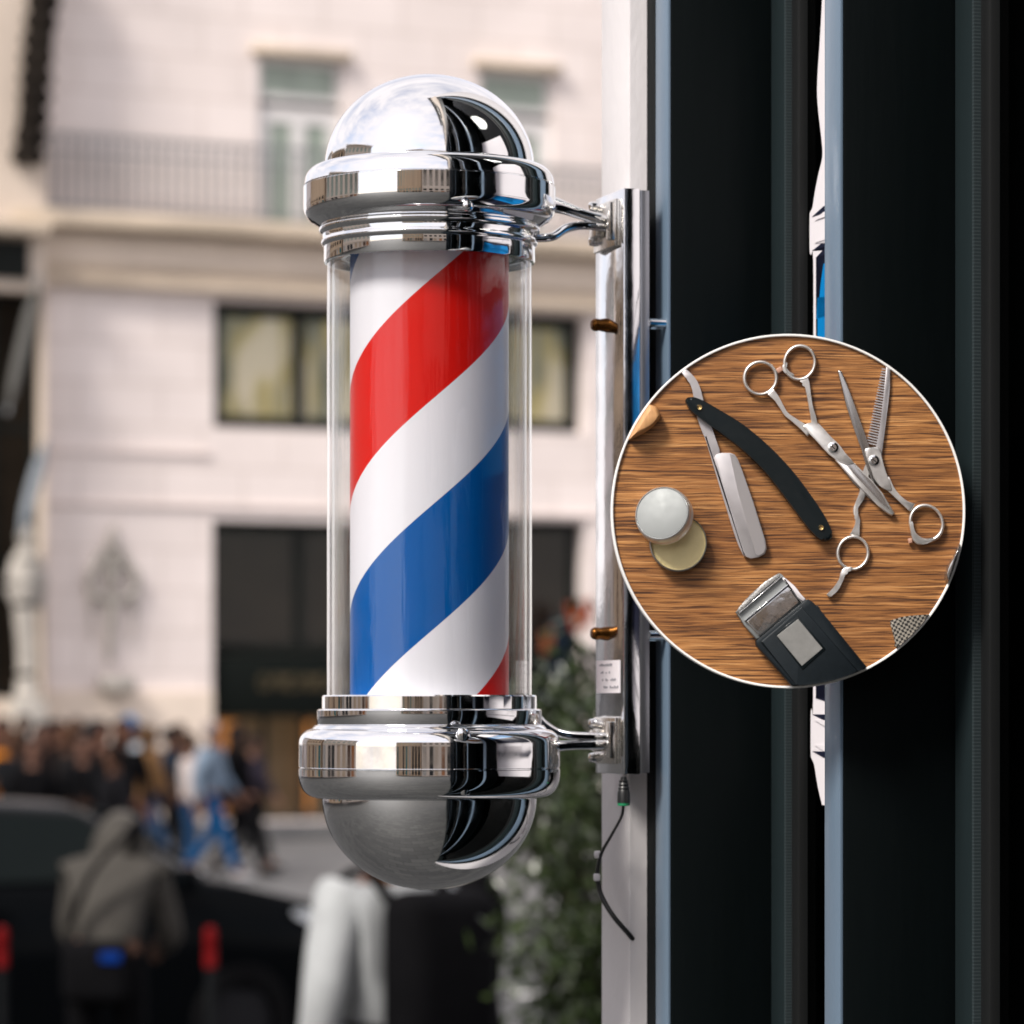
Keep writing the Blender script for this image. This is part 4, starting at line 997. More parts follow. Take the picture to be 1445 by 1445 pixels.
def pose(kind):
    """joint positions for a 1.72 m person facing -Y; x right"""
    J = dict(pel=(0, 0, 0.93), waist=(0, 0.0, 1.08), chest=(0, 0.005, 1.27), neck=(0, 0.01, 1.44), head=(0, -0.01, 1.60))
    for s, n in ((-1, 'L'), (1, 'R')):
        J['hip' + n] = (s * 0.09, 0, 0.90); J['sho' + n] = (s * 0.17, 0.01, 1.38)
    if kind == 'walk':
        J.update(kneL=(-0.10, -0.16, 0.50), ankL=(-0.10, -0.30, 0.10), kneR=(0.10, 0.03, 0.48), ankR=(0.10, 0.30, 0.16),
                 elbL=(-0.24, 0.12, 1.12), wriL=(-0.24, 0.06, 0.88), elbR=(0.24, -0.06, 1.12), wriR=(0.22, -0.22, 0.93))
    elif kind == 'phone':
        J.update(kneL=(-0.10, -0.02, 0.49), ankL=(-0.11, 0.02, 0.09), kneR=(0.11, -0.03, 0.49), ankR=(0.13, 0.0, 0.09),
                 elbL=(-0.24, 0.02, 1.12), wriL=(-0.12, -0.20, 1.16), elbR=(0.24, 0.03, 1.12), wriR=(0.20, -0.03, 0.90))
    elif kind == 'bent':
        J.update(waist=(0, -0.02, 1.07), chest=(0, -0.10, 1.24), neck=(0, -0.20, 1.36), head=(0, -0.30, 1.44), shoL=(-0.17, -0.16, 1.31), shoR=(0.17, -0.16, 1.31),
                 kneL=(-0.10, -0.06, 0.49), ankL=(-0.10, 0.05, 0.09), kneR=(0.11, -0.04, 0.49), ankR=(0.13, 0.10, 0.09),
                 elbL=(-0.22, -0.22, 1.05), wriL=(-0.10, -0.38, 1.06), elbR=(0.22, -0.22, 1.05), wriR=(0.12, -0.38, 1.03))
    elif kind == 'stoop':
        J.update(waist=(0, -0.02, 1.07), chest=(0, -0.13, 1.22), neck=(0, -0.22, 1.32), head=(0, -0.29, 1.39), shoL=(-0.17, -0.19, 1.24), shoR=(0.17, -0.19, 1.24),
                 kneL=(-0.10, -0.06, 0.49), ankL=(-0.10, 0.05, 0.09), kneR=(0.11, -0.04, 0.49), ankR=(0.13, 0.10, 0.09),
                 elbL=(-0.23, -0.24, 0.98), wriL=(-0.14, -0.42, 0.92), elbR=(0.23, -0.24, 0.98), wriR=(0.14, -0.42, 0.90))
    else:
        J.update(kneL=(-0.10, -0.02, 0.49), ankL=(-0.11, 0.02, 0.09), kneR=(0.11, -0.02, 0.49), ankR=(0.12, 0.02, 0.09),
                 elbL=(-0.23, 0.03, 1.12), wriL=(-0.24, -0.03, 0.87), elbR=(0.23, 0.03, 1.12), wriR=(0.24, -0.03, 0.87))
    return {k: Vector(v) for k, v in J.items()}
PM = {}
def person_meshes(kind):
    if kind in PM: return PM[kind]
    J = pose(kind); d = {}
    # body with hands and head, one mesh
    parts = [(None, [(J['pel'], (0.13, 0.09)), (J['waist'], (0.12, 0.085)), (J['chest'], (0.145, 0.10)), (J['neck'], 0.055)])]
    V, E, Rr = chain(parts)
    hd = J['head']; fwd = Vector((0, -1, 0)) if kind not in ('bent', 'stoop') else Vector((0, -0.8, -0.5)).normalized()
    def addc(par, pts):
        for co, r in pts:
            V.append(co); Rr.append(r); E.append((par, len(V) - 1)); par = len(V) - 1
        return par
    addc(3, [(J['neck'].lerp(hd, 0.4), 0.052), (hd + fwd * 0.015 + Vector((0, 0, -0.03)), (0.070, 0.078)), (hd + Vector((0, 0, 0.03)), (0.077, 0.095)), (hd + Vector((0, 0.005, 0.085)), (0.05, 0.06))])
    for s, n in ((-1, 'L'), (1, 'R')):
        addc(0, [(J['hip' + n], 0.085), (J['kne' + n], 0.052), (J['ank' + n], 0.036), (J['ank' + n] + Vector((0, -0.09, -0.055)), (0.036, 0.028)), (J['ank' + n] + Vector((0, -0.16, -0.065)), (0.032, 0.02))])
        el, wr = J['elb' + n], J['wri' + n]
        i = addc(2, [(J['sho' + n], 0.05), (el, 0.038), (wr, 0.025)])
        hv = (wr - el).normalized(); pm = wr + hv * 0.06
        i = addc(i, [(pm, (0.034, 0.018))])
        side = hv.cross(Vector((s, 0, 0.2))).normalized()
        for k, (off, ln) in enumerate(((-0.030, 0.070), (-0.010, 0.080), (0.010, 0.076), (0.029, 0.060))):
            b_ = pm + hv * 0.025 + side * off; cu = Vector((-s * 0.018, 0, 0))
            addc(i, [(b_, 0.010), (b_ + hv * ln * 0.5, 0.009), (b_ + hv * ln * 0.85 + cu, 0.008)])
        addc(i, [(pm - hv * 0.02 - side * 0.030, 0.011), (pm + hv * 0.015 - side * 0.052, 0.009), (pm + hv * 0.04 - side * 0.056 + Vector((-s * 0.01, 0, 0)), 0.008)])
    body = skin(V, E, Rr, 2)
    bm = bmesh.new(); bm.from_mesh(body)
    # nose, ears, brow and lips
    def blob(c, s_):
        m4 = Matrix.Translation(c) @ Matrix.Diagonal((*s_, 1)); bmesh.ops.create_uvsphere(bm, u_segments=10, v_segments=8, radius=1, matrix=m4)
    f0 = hd + fwd * 0.085
    blob(f0 + Vector((0, 0.004, -0.005)), (0.013, 0.024, 0.026)); blob(f0 + Vector((0, 0.008, -0.045)), (0.024, 0.012, 0.008))
    for s in (-1, 1): blob(hd + Vector((s * 0.080, 0.012, 0.0)), (0.010, 0.018, 0.030)); blob(f0 + Vector((s * 0.03, 0.012, 0.022)), (0.014, 0.008, 0.007))
    for f in bm.faces: f.smooth = True
    me = bpy.data.meshes.new('body'); bm.to_mesh(me); bm.free(); d['body'] = me
    # jacket
    V, E, Rr = chain([(None, [(J['pel'] + Vector((0, 0, -0.06)), (0.165, 0.12)), (J['waist'], (0.150, 0.115)), (J['chest'], (0.180, 0.130)), (J['chest'].lerp(J['neck'], 0.6), (0.16, 0.125)), (J['neck'] + Vector((0, 0, -0.005)), 0.075)])])
    def addj(par, pts):
        for co, r in pts:
            V.append(co); Rr.append(r); E.append((par, len(V) - 1)); par = len(V) - 1
    for n in 'LR': addj(2, [(J['sho' + n], 0.084), (J['elb' + n], 0.064), (J['wri' + n] - (J['wri' + n] - J['elb' + n]) * 0.05, 0.042)])
    d['jacket'] = skin(V, E, Rr, 2)
    V, E, Rr = chain([(None, [(J['pel'] + Vector((0, 0, 0.03)), (0.145, 0.105))])])
    for n in 'LR': addj(0, [(J['hip' + n] + Vector((0, 0, -0.04)), 0.098), (J['kne' + n], 0.070), (J['ank' + n] + Vector((0, 0, 0.02)), 0.058)])
    d['trousers'] = skin(V, E, Rr, 2)
    for n in 'LR':
        bm = bmesh.new(); a = J['ank' + n]; add_tube(bm, [a + Vector((0, 0.05, -0.045)), a + Vector((0, 0.0, -0.04)), a + Vector((0, -0.09, -0.052)), a + Vector((0, -0.18, -0.065))], [0.035, 0.046, 0.045, 0.026], segs=12, flat=(1, 0.85))
        d['shoe' + n] = finish(bm, 60)
    bm = bmesh.new()
    bmesh.ops.create_uvsphere(bm, u_segments=24, v_segments=16, radius=1, matrix=Matrix.Translation(hd + Vector((0, 0.014, 0.035))) @ Matrix.Diagonal((0.092, 0.108, 0.102, 1)))
    kill = [v for v in bm.verts if (v.co - hd).dot(fwd) > 0.062 and v.co.z < hd.z + 0.075 or v.co.z < hd.z - 0.05]
    bmesh.ops.delete(bm, geom=kill, context='VERTS')
    for v in bm.verts: v.co += (v.co - hd).normalized() * random.uniform(-0.003, 0.006)
    bmesh.ops.solidify(bm, geom=bm.faces[:], thickness=0.008)
    d['hair'] = finish(bm, 80)
    bm = bmesh.new()
    bmesh.ops.create_uvsphere(bm, u_segments=20, v_segments=14, radius=1, matrix=Matrix.Translation(hd + Vector((0, 0.05, -0.07))) @ Matrix.Diagonal((0.095, 0.075, 0.17, 1)))
    d['long_hair'] = finish(bm, 80)
    bm = bmesh.new(); cb = J['chest']
    add_box(bm, Vector((-0.155, 0.13, cb.z - 0.30)) + Vector((0, cb.y, 0)), Vector((0.155, 0.29, cb.z + 0.14)) + Vector((0, cb.y, 0)), bevel=0.06, seg=4)
    for s in (-1, 1): add_tube(bm, [Vector((s * 0.10, cb.y + 0.15, cb.z + 0.10)), Vector((s * 0.11, cb.y + 0.02, cb.z + 0.19)), Vector((s * 0.12, cb.y - 0.13, cb.z + 0.05)), Vector((s * 0.13, cb.y - 0.05, cb.z - 0.18)), Vector((s * 0.13, cb.y + 0.14, cb.z - 0.22))], 0.022, segs=8, flat=(1, 0.5))
    d['backpack'] = finish(bm, 60)
    # sling bag worn across the back, its tag, and a raised hood
    bm = bmesh.new(); add_box(bm, (-0.15, 0.10, 0.72), (0.15, 0.22, 0.99), bevel=0.055, seg=4)
    add_tube(bm, [Vector((0.13, 0.13, 1.05)), Vector((0.02, 0.145, 1.28)), Vector((-0.12, 0.11, 1.44)), Vector((-0.14, -0.02, 1.47)), Vector((-0.02, -0.14, 1.25)), Vector((0.13, -0.12, 1.02)), Vector((0.17, 0.06, 0.95))], 0.026, segs=8, flat=(1, 0.5))
    d['sling'] = finish(bm, 60)
    d['tag'] = box((-0.12, 0.215, 0.90), (-0.03, 0.232, 0.945), bevel=0.006)
    bm = bmesh.new(); bmesh.ops.create_uvsphere(bm, u_segments=24, v_segments=16, radius=1, matrix=Matrix.Translation(hd + Vector((0, 0.035, -0.07))) @ Matrix.Diagonal((0.135, 0.14, 0.20, 1)))
    bmesh.ops.delete(bm, geom=[v for v in bm.verts if v.co.y < hd.y - 0.06 and v.co.z < hd.z + 0.1], context='VERTS')
    bmesh.ops.solidify(bm, geom=bm.faces[:], thickness=0.01); d['hood'] = finish(bm, 80)
    # longer coat skirt
    bm = bmesh.new(); add_lathe(bm, [(0.165, 0.99), (0.185, 0.85), (0.205, 0.62), (0.19, 0.62), (0.15, 0.99)], 28)
    for v in bm.verts: v.co.y *= 0.75
    d['coat_skirt'] = finish(bm, 60)
    PM[kind] = d; return d
SKIN = [(0.20, 0.10, 0.07), (0.15, 0.08, 0.055), (0.24, 0.13, 0.095)]
def person(label, x, y, face, h, kind, top, trou, hair, group=None, longh=False, bag=None, coat=False, hood=False, zbase=0.0, shoes=(0.02, 0.02, 0.02), si=0):
    """face: heading in degrees, 0 = towards the camera"""
    d = person_meshes(kind); t = thing('person', label, 'person', (x, y, zbase), group=group, rz=R(face)); s = h / 1.72; t.scale = (s, s, s)
    def c(name, key, m):
        me = d[key].copy(); me.materials.clear(); me.materials.append(m)
        o = bpy.data.objects.new(name, me); COL.objects.link(o); o.parent = t; return o
    c('body', 'body', cmat(SKIN[si % 3], 0.5, 'skin')); j = c('jacket', 'jacket', cmat(top)); c('trousers', 'trousers', cmat(trou)); c('shoe', 'shoeL', cmat(shoes, 0.5, 'leather')); c('shoe', 'shoeR', cmat(shoes, 0.5, 'leather'))
    hr = c('hair', 'hair', cmat(hair, 0.6, 'hair'))
    if longh: o = c('hair_length', 'long_hair', cmat(hair, 0.6, 'hair')); o.parent = hr
    if bag == 'sling':
        sg = c('sling_bag', 'sling', cmat(BK)); o = c('blue_tag', 'tag', cmat((0.004, 0.035, 0.22), 0.5, 'nylon')); o.parent = sg
    elif bag: c('backpack', 'backpack', cmat(bag))
    if hood: o = c('hood', 'hood', cmat(top)); o.parent = j
    if coat: o = c('coat_skirt', 'coat_skirt', cmat(top)); o.parent = j
    return t
DK, NV, BK = (0.012, 0.013, 0.015), (0.015, 0.05, 0.13), (0.006, 0.006, 0.007)
def cx(px, z): return PX(px, z)
person('person in a grey hooded jacket with a black sling bag, beside the dark car', cx(150, 15.0), 15.0, 172, 1.70, 'stoop', (0.078, 0.073, 0.066), BK, (0.13, 0.12, 0.11), bag='sling', si=1, hood=True)
person('person with ginger hair, a long white coat and black backpack, under the barber pole', cx(542, 9.6), 9.6, -136, 1.79, 'stand', (0.47, 0.49, 0.50), (0.55, 0.56, 0.58), (0.26, 0.11, 0.035), coat=True, longh=True, bag=BK, si=2)
person('person in a long black coat, standing right beside the white-coated one', cx(645, 10.6), 10.6, 112, 1.76, 'stand', BK, BK, (0.02, 0.015, 0.012), coat=True, longh=True)
G = 'people walking on the far pavement'
far = [(-8, 40, 'orange jacket', (0.65, 0.22, 0.02), DK, DK, 'stand', 20, 1.78, 'person in an orange jacket at the left edge of the crowd'),
       (18, 37, '', DK, DK, (0.06, 0.035, 0.02), 'phone', -20, 1.72, 'person in black with brown hair, second from the left edge of the crowd'),
       (46, 34, '', BK, DK, DK, 'stand', 10, 1.66, 'person in black facing the street, above the roof of the car at left'),
       (70, 41, '', BK, DK, DK, 'walk', 75, 1.80, 'tall person in black walking right in the left crowd'),
       (95, 38, '', (0.02, 0.018, 0.018), DK, (0.08, 0.04, 0.02), 'phone', -30, 1.75, 'person in black with reddish hair in the middle of the left crowd'),
       (118, 35, '', BK, BK, DK, 'stand', 0, 1.68, 'shorter person in black facing the street, in the left crowd'),
       (143, 37, '', BK, DK, DK, 'stand', 40, 1.82, 'tallest person in black, left of the blue cap'),
       (160, 33, '', (0.01, 0.01, 0.012), DK, BK, 'phone', -60, 1.74, 'broad person in a black coat in front of the tan jacket'),
       (183, 42, 'cap', (0.45, 0.50, 0.56), NV, (0.10, 0.20, 0.38), 'stand', 160, 1.86, 'person in a pale blue top and blue cap beside the tan jacket'),
       (212, 41, 'tan', (0.36, 0.20, 0.09), (0.03, 0.06, 0.12), (0.10, 0.06, 0.03), 'walk', 80, 1.74, 'person in a tan jacket and blue jeans walking right'),
       (240, 42, '', (0.03, 0.045, 0.07), DK, DK, 'walk', 85, 1.72, 'person in a dark navy coat behind the white top'),
       (268, 40.5, 'white', (0.62, 0.55, 0.53), (0.02, 0.06, 0.14), (0.05, 0.03, 0.02), 'stand', 100, 1.66, 'person in a cream white top and dark jeans, left of the pale blue jacket'),
       (300, 40, 'blue', (0.22, 0.29, 0.38), (0.01, 0.07, 0.19), (0.30, 0.25, 0.24), 'walk', 80, 1.80, 'person in a pale blue jacket and bright blue jeans striding right'),
       (335, 41, '', BK, BK, DK, 'walk', 85, 1.76, 'person all in black walking just ahead of the pale blue jacket'),
       (357, 43, '', (0.06, 0.05, 0.07), BK, DK, 'walk', 70, 1.62, 'rightmost walker, in a dark plum coat')]
far += [(5, 43, '', BK, DK, DK, 'stand', 30, 1.84, 'tall person in black behind the one in the orange jacket'),
        (33, 44, '', DK, BK, BK, 'stand', -10, 1.86, 'tall black-haired person in black, rear row of the crowd near the left edge'),
        (58, 38, '', (0.016, 0.012, 0.012), BK, DK, 'phone', 15, 1.78, 'person in black holding a phone, left of the middle of the left crowd'),
        (83, 44, '', BK, BK, BK, 'stand', 0, 1.80, 'black-haired person in black, rear row, middle of the left crowd'),
        (107, 43, '', DK, BK, (0.05, 0.03, 0.02), 'stand', 25, 1.83, 'person in charcoal with brown hair, rear row of the left crowd'),
        (131, 41, '', BK, BK, DK, 'walk', 60, 1.80, 'person in black stepping right, rear row, left of the tallest one'),
        (172, 36, '', BK, BK, BK, 'stand', 10, 1.84, 'black-haired person in a black jacket just left of the tan jacket'),
        (196, 44, '', DK, DK, DK, 'stand', 0, 1.76, 'person in charcoal half hidden behind the tan jacket'),
        (253, 44, '', DK, DK, (0.06, 0.04, 0.03), 'stand', 90, 1.76, 'person in charcoal between the navy coat and the cream top')]
for i, (px, z, _, top, tr, hr, kd, fc, h, lab_) in enumerate(far):
    person(lab_, cx(px, z), z, fc, h, kd, top, tr, hr, group=G, si=i, longh=(i % 4 == 1), shoes=(0.4, 0.4, 0.42) if i == 12 else (0.02, 0.02, 0.02), bag=DK if i in (5, 13) else None, zbase=0 if z > 33.3 else -0.122)

# ------------------------------------------------------------------ CAR
car = thing('parked_car', 'black car with pale headlight, standing on the road at left', 'car', (0, 0, -0.122), rz=R(40))
def gloss_dark(name, base, f0, f90, rough):
    m = bpy.data.materials.new(name); m.use_nodes = True
    N, L = m.node_tree.nodes, m.node_tree.links; N.remove(N['Principled BSDF'])
    d = N.new('ShaderNodeBsdfDiffuse'); d.inputs['Color'].default_value = (*base, 1)
    g = N.new('ShaderNodeBsdfGlossy'); g.inputs['Roughness'].default_value = rough; f = schlick(N, L, f0=f0, f90=f90)
    mx = N.new('ShaderNodeMixShader'); L.new(f, mx.inputs['Fac']); L.new(d.outputs[0], mx.inputs[1]); L.new(g.outputs[0], mx.inputs[2])
    L.new(mx.outputs[0], N['Material Output'].inputs['Surface']); return m
paint = gloss_dark('black_car_paint', (0.0022, 0.0028, 0.0035), 0.003, 0.75, 0.12)
glassc = gloss_dark('tinted_car_glass', (0.003, 0.006, 0.006), 0.012, 0.9, 0.04)
def car_ring(x, zb, zs, zt_, wb, wbelt, wt):
    # half ring from bottom centre to top centre, mirrored
    h = [(0, zb), (wb * 0.9, zb), (wb, zb + 0.08), (wbelt, zb + (zs - zb) * 0.55), (wbelt * 0.985, zs - 0.04), (wbelt * 0.95, zs)]
    if zt_ > zs + 0.03: h += [(wt + (wbelt * 0.93 - wt) * 0.5, (zs + zt_) / 2), (wt, zt_ - 0.06), (wt * 0.8, zt_ - 0.01), (0, zt_)]
    else: h += [(wbelt * 0.85, zs + 0.006), (wbelt * 0.7, zs + 0.012), (wbelt * 0.5, zs + 0.02), (0, zs + 0.028)]
    return [(x, y, z) for y, z in h] + [(x, -y, z) for y, z in reversed(h[1:-1])]
st = [(0.02, 0.35, 0.74, 0.74, 0.60, 0.66, 0), (-0.08, 0.26, 0.90, 0.90, 0.76, 0.80, 0), (-0.35, 0.22, 0.98, 0.98, 0.82, 0.88, 0), (-0.68, 0.20, 1.05, 1.05, 0.85, 0.90, 0), (-0.95, 0.20, 1.11, 1.11, 0.86, 0.90, 0),
      (-1.10, 0.20, 1.12, 1.22, 0.86, 0.91, 0.78), (-1.46, 0.20, 1.10, 1.45, 0.86, 0.91, 0.68), (-1.80, 0.20, 1.10, 1.57, 0.86, 0.91, 0.63), (-2.9, 0.20, 1.11, 1.62, 0.86, 0.91, 0.62), (-3.5, 0.22, 1.13, 1.57, 0.85, 0.90, 0.61), (-4.0, 0.25, 1.15, 1.45, 0.83, 0.88, 0.60), (-4.35, 0.30, 1.12, 1.16, 0.78, 0.84, 0.62), (-4.48, 0.42, 0.95, 0.95, 0.70, 0.76, 0)]
bm = bmesh.new(); rg = [[bm.verts.new(p) for p in car_ring(*s)] for s in st]
for A, B in zip(rg, rg[1:]):
    for k in range(len(A)):
        j = (k + 1) % len(A); bm.faces.new((A[k], A[j], B[j], B[k]))
bm.faces.new(rg[0]); bm.faces.new(rg[-1][::-1])
lput('body', finish(bm, 38), paint, car)
def quadpanel(pts, th, m, name, parent=car):
    bm = bmesh.new(); f = bm.faces.new([bm.verts.new(p) for p in pts]); bmesh.ops.recalc_face_normals(bm, faces=[f])
    bmesh.ops.solidify(bm, geom=[f], thickness=th); return lput(name, finish(bm), m, parent)
for s in (-1, 1):
    def sy(x, z):   # cabin side surface half width
        f = max(0, min(1, (z - 1.12) / 0.45)); return s * (0.862 - 0.19 * f + 0.012)
    quadpanel([(-1.36, sy(0, 1.15), 1.15), (-2.6, sy(0, 1.15), 1.15), (-2.6, sy(0, 1.52), 1.52), (-1.80, sy(0, 1.49), 1.49)], 0.01, glassc, 'side_window')
    quadpanel([(-2.68, sy(0, 1.15), 1.15), (-3.5, sy(0, 1.16), 1.16), (-3.35, sy(0, 1.50), 1.50), (-2.68, sy(0, 1.52), 1.52)], 0.01, glassc, 'side_window')
    for xw in (-0.85, -3.60):
        t4 = Matrix.Translation((xw, s * 0.80, 0.33)) @ Matrix.Rotation(R(90), 4, 'X')
        bm = bmesh.new(); add_lathe(bm, [(0.21, -0.11), (0.31, -0.11), (0.335, -0.08), (0.335, 0.08), (0.31, 0.11), (0.21, 0.11)], 40)
        for v in bm.verts: v.co = t4 @ v.co
        wh = bpy.data.objects.new('wheel', None); COL.objects.link(wh); wh.parent = car; wh.location = (xw, s * 0.80, 0.33)
        me = finish(bm, 40); me.transform(Matrix.Translation((-xw, -s * 0.80, -0.33))); lput('tyre', me, mat('tyre_rubber', (0.004, 0.004, 0.0045), 0.8, spec=0.05), wh)
        bm = bmesh.new(); add_lathe(bm, [(0, -0.095), (0.05, -0.1), (0.21, -0.085), (0.215, 0.08), (0, 0.09)], 30)
        for v in bm.verts: v.co = Matrix.Rotation(R(90), 4, 'X') @ v.co
        lput('rim', finish(bm, 40), mat('dark_wheel_rim', (0.012, 0.012, 0.014), 0.4, 0.3, spec=0.1), wh)
    hl = smooth2([Vector((-0.02, 0.80)), Vector((-0.25, 0.90)), Vector((-0.48, 0.945)), Vector((-0.50, 0.90)), Vector((-0.25, 0.80)), Vector((-0.06, 0.73))], 3)
    bm = bmesh.new(); f = bm.faces.new([bm.verts.new((p.x, s * (0.79 + 0.115 * min(1, -p.x / 0.4)), p.y)) for p in hl]); bmesh.ops.solidify(bm, geom=[f], thickness=0.05)
    lput('headlight', finish(bm, 60), mat('headlight_lens', (0.75, 0.78, 0.8), 0.12, coat=0.5), car)
    lput('door_handle', box((-2.55, s * 0.915 - 0.012, 0.98), (-2.38, s * 0.915 + 0.012, 1.01), bevel=0.008), paint, car)
    mm = Vector((-1.34, s * 1.0, 1.14)); lput('wing_mirror', box(mm - Vector((0.06, 0.10, 0.07)), mm + Vector((0.06, 0.10, 0.07)), bevel=0.03), paint, car)
quadpanel([(-1.09, -0.68, 1.235), (-1.09, 0.68, 1.235), (-1.54, 0.57, 1.515), (-1.54, -0.57, 1.515)], 0.012, glassc, 'windscreen')
hy = 20.2; ca, sa = math.cos(R(40)), math.sin(R(40))
# near-side front corner of the car is seen in column 462
ncx, ncy = PX(468, hy), hy
car.location = (ncx - (-0.2 * ca + 0.85 * sa), ncy - (-0.2 * sa - 0.85 * ca), -0.122)

# ------------------------------------------------------------------ BOLLARDS
def bollard():
    t = thing('bollard', 'x', 'bollard', (0, 0, 0), group='red topped posts along the kerb')
    lput('post', lathe([(0, 0), (0.06, 0), (0.06, 0.02), (0.021, 0.04), (0.021, 0.86), (0, 0.86)], (0, 0, 0), 28), mat('dark_post_paint', (0.006, 0.007, 0.008), 0.6, spec=0.1), t)
    lput('red_sleeve', lathe([(0.022, 0.86), (0.026, 0.862), (0.026, 0.925), (0.023, 0.93), (0.026, 0.935), (0.026, 1.01), (0.020, 1.03), (0, 1.035)], (0, 0, 0), 28), mat('red_reflective_sleeve', (0.13, 0.002, 0.003), 0.7, spec=0.1), t)
    return t
b0 = bollard(); bl_ = [(297, 'post with red sleeve standing in front of the car bonnet'), (3, 'post with red sleeve at the left edge, in front of the car door')]
for i, (px, lab_) in enumerate(bl_):
    if i == 0: t = b0
    else:
        t = b0.copy(); COL.objects.link(t)
        for ch_ in list(b0.children):
            c2 = ch_.copy(); COL.objects.link(c2); c2.parent = t
    t['label'] = lab_; t.location = (PX(px, 14.9), 14.9, 0)

# ------------------------------------------------------------------ flags in the right shop opening
for (px, py, w, hgt, col, lab_) in ((802, 868, 0.42, 0.42, (0.55, 0.13, 0.05), 'rust orange cloth hanging in the right black shop doorway, the larger orange one'), (759, 905, 0.20, 0.34, (0.60, 0.20, 0.08), 'small orange cloth beside the glass tube of the barber pole'),
                            (778, 915, 0.34, 0.95, (0.03, 0.05, 0.09), 'navy cloth hanging between the two orange cloths')):
    u = ub(px); out = 0.25 + random.random() * 0.2
    base = Vector((OA.x + E_.x * u + math.sin(TH) * out, OA.y + E_.y * u - math.cos(TH) * out, 0)); zc = CH + (HZ - py) / FPX * base.y
    bm = bmesh.new(); n = 14; rows = []
    for i in range(n + 1):
        f = i / n; rows.append([bm.verts.new((base.x + (f - 0.5) * w * (1 - 0.25 * g), base.y + 0.05 * math.sin(f * 12 + g), zc + hgt * (0.5 - g) - 0.04 * math.sin(f * 5))) for g in (0, 0.33, 0.66, 1)])
    for A, B in zip(rows, rows[1:]):
        for k in range(3): bm.faces.new((A[k], B[k], B[k + 1], A[k + 1]))
    bmesh.ops.solidify(bm, geom=bm.faces[:], thickness=0.01)
    o = put('hanging_cloth', finish(bm, 60), cmat(col), loc=(base.x, base.y, zc)); setp(o, lab_, 'cloth', 'cloths hanging in the right doorway')

# ------------------------------------------------------------------ SHRUB
sh = thing('olive_shrub', 'grey green leafy shrub in a planter beyond the white corner post', 'shrub', (PX(885, 8.0), 8.0, 0))
lput('planter', lathe([(0, 0.02), (0.20, 0.0), (0.27, 0.45), (0.29, 0.47), (0.29, 0.52), (0.25, 0.52), (0.24, 0.47), (0, 0.46)], (0, 0, 0), 40), M['clay'], sh)
lput('soil', lathe([(0, 0.48), (0.235, 0.47), (0.235, 0.45)], (0, 0, 0), 30), M['soil'], sh)
bm = bmesh.new(); rr = random.Random(11)
add_tube(bm, [(0, 0, 0.44), (0.02, 0.01, 0.8), (-0.02, 0, 1.2), (0.01, 0.02, 1.7)], [0.035, 0.03, 0.022, 0.01], segs=10)
tips = []
for k in range(70):
    z = rr.uniform(0.75, 1.90); a = rr.uniform(0, 2 * math.pi)
    reach = (0.16 + 0.20 * math.exp(-((z - 1.52) / 0.26) ** 2)) * rr.uniform(0.75, 1.12)
    e = Vector((math.cos(a) * reach, math.sin(a) * reach, z + rr.uniform(0.05, 0.30)))
    s0 = Vector((0, 0, z - 0.15)); add_tube(bm, [s0, s0.lerp(e, 0.5) + Vector((0, 0, 0.03)), e], [0.010, 0.006, 0.003], segs=5, smooth_n=3); tips.append((s0, e))
lput('branches', finish(bm, 60), M['bark'], sh)
def leaf_mesh(tips, count, spread, lo, hi, rr):
    bm = bmesh.new()
    for _ in range(count):
        s0, e = rr.choice(tips); f = rr.uniform(0.3, 1.12); c = s0.lerp(e, f) + Vector((rr.gauss(0, spread), rr.gauss(0, spread), rr.gauss(0, spread)))
        ln = rr.uniform(lo, hi); d = Vector((rr.gauss(0, 1), rr.gauss(0, 1), rr.gauss(0.3, 1))).normalized(); s = d.cross(Vector((rr.gauss(0, 1), rr.gauss(0, 1), rr.gauss(0, 1)))).normalized() * ln * 0.17
        a, b, c2, dd = c, c + d * ln * 0.5 + s, c + d * ln, c + d * ln * 0.5 - s
        bm.faces.new([bm.verts.new(p) for p in (a, b, c2, dd)])
    me = bpy.data.meshes.new('leaves'); bm.to_mesh(me); bm.free(); return me
def leafmat(name, c0, c1, c2):
    m, N, L, b = new_mat(name); g = N.new('ShaderNodeNewGeometry'); r = N.new('ShaderNodeValToRGB'); e = r.color_ramp.elements
    e[0].color = (*c0, 1); e[1].color = (*c2, 1); q = e.new(0.6); q.color = (*c1, 1)
    L.new(g.outputs['Random Per Island'], r.inputs['Fac']); L.new(r.outputs['Color'], b.inputs['Base Color']); b.inputs['Roughness'].default_value = 0.32
    return m
lput('foliage', leaf_mesh(tips, 15000, 0.04, 0.03, 0.055, rr), leafmat('olive_leaves', (0.010, 0.019, 0.004), (0.026, 0.045, 0.010), (0.055, 0.075, 0.032)), sh)

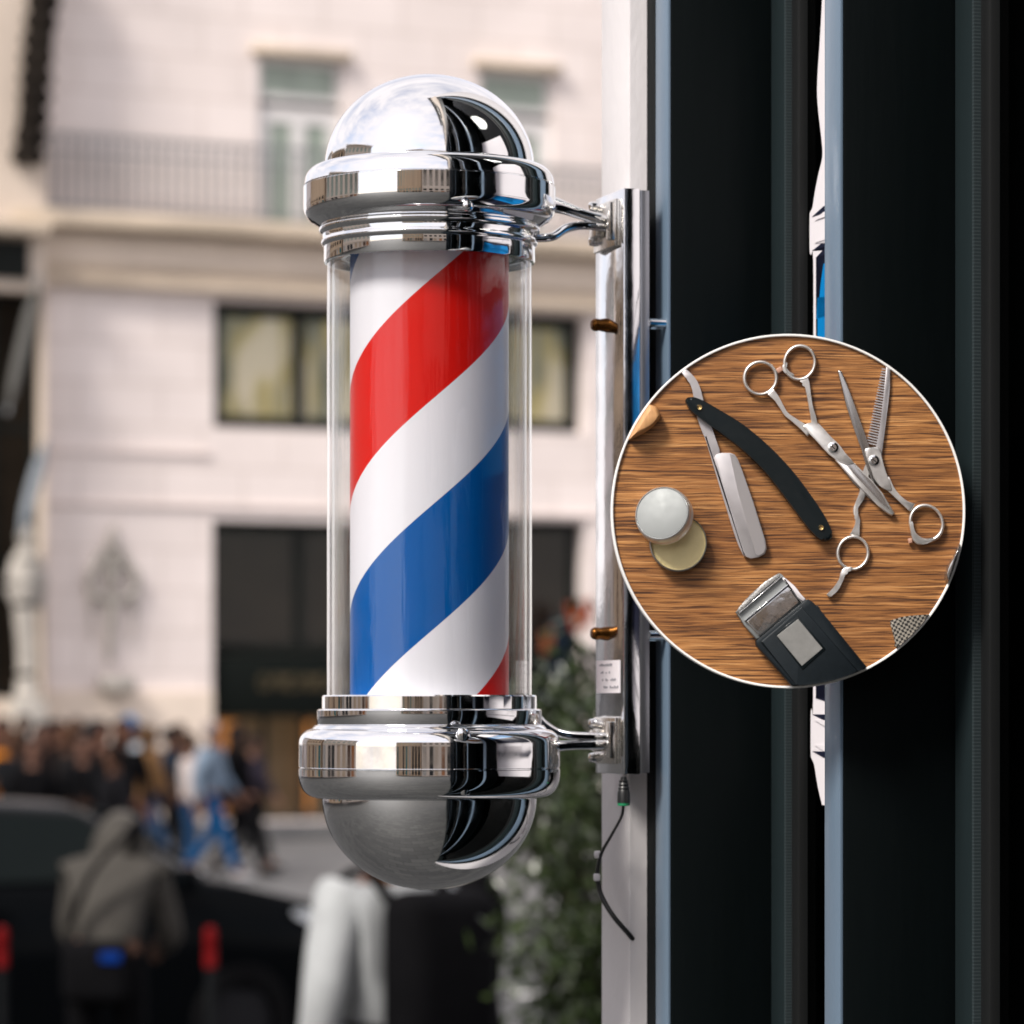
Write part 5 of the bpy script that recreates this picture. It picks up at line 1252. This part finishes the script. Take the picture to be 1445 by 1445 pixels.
# ------------------------------------------------------------------ WORLD, SUN, CAMERA
w = bpy.data.worlds.new('World'); scene.world = w; w.use_nodes = True
N, L = w.node_tree.nodes, w.node_tree.links
bg = N['Background']
SUN_EL, SUN_AZ = R(46), math.atan2(-0.65, -0.75)    # direction to the sun in plan: x=-0.65, y=-0.75
sky = N.new('ShaderNodeTexSky'); sky.sky_type = 'NISHITA'; sky.sun_disc = False; sky.sun_elevation = SUN_EL; sky.sun_rotation = math.atan2(-0.65, -0.75)
tc = N.new('ShaderNodeTexCoord'); mp = N.new('ShaderNodeMapping'); mp.inputs['Scale'].default_value = (1.6, 1.6, 4.0)
n1 = N.new('ShaderNodeTexNoise'); n1.inputs['Scale'].default_value = 1.7; n1.inputs['Detail'].default_value = 8; n1.inputs['Roughness'].default_value = 0.6
L.new(tc.outputs['Generated'], mp.inputs['Vector']); L.new(mp.outputs['Vector'], n1.inputs['Vector'])
rp = N.new('ShaderNodeValToRGB'); rp.color_ramp.elements[0].position = 0.30; rp.color_ramp.elements[1].position = 0.58
rp.color_ramp.elements[0].color = (0.45, 0.45, 0.45, 1); rp.color_ramp.elements[1].color = (0.97, 0.97, 0.97, 1)
L.new(n1.outputs['Fac'], rp.inputs['Fac'])
mx = N.new('ShaderNodeMix'); mx.data_type = 'RGBA'; L.new(rp.outputs['Color'], mx.inputs[0]); L.new(sky.outputs['Color'], mx.inputs[6])
mx.inputs[7].default_value = (5.7, 5.3, 5.3, 1)
L.new(mx.outputs[2], bg.inputs['Color']); bg.inputs['Strength'].default_value = 0.11
sl = bpy.data.lights.new('sun', 'SUN'); sl.energy = 2.35; sl.angle = R(16); sl.color = (1.0, 0.935, 0.86)
so = bpy.data.objects.new('sun', sl); COL.objects.link(so)
sd = Vector((-0.65, -0.75, 0)).normalized() * math.cos(SUN_EL) + Vector((0, 0, math.sin(SUN_EL)))
so.rotation_euler = sd.to_track_quat('Z', 'Y').to_euler(); so.location = (0, 0, 20)

cd = bpy.data.cameras.new('camera'); cam = bpy.data.objects.new('camera', cd); COL.objects.link(cam)
cam.location = (0, 0, CH); cam.rotation_euler = (R(90), 0, 0)
cd.sensor_width = 36; cd.sensor_fit = 'HORIZONTAL'; cd.lens = 36 * FPX / 1445; cd.shift_y = (HZ - 722.5) / 1445
cd.clip_start = 0.05; cd.clip_end = 1500
cd.dof.use_dof = True; cd.dof.focus_distance = 2.30; cd.dof.aperture_fstop = 9.6
scene.camera = cam
vs = scene.view_settings; vs.view_transform = 'Standard'; vs.look = 'None'; vs.gamma = 1.0; vs.exposure = 0.98; vs.use_curve_mapping = False
scene.cycles.max_bounces = 12; scene.cycles.transparent_max_bounces = 16; scene.cycles.use_denoising = True
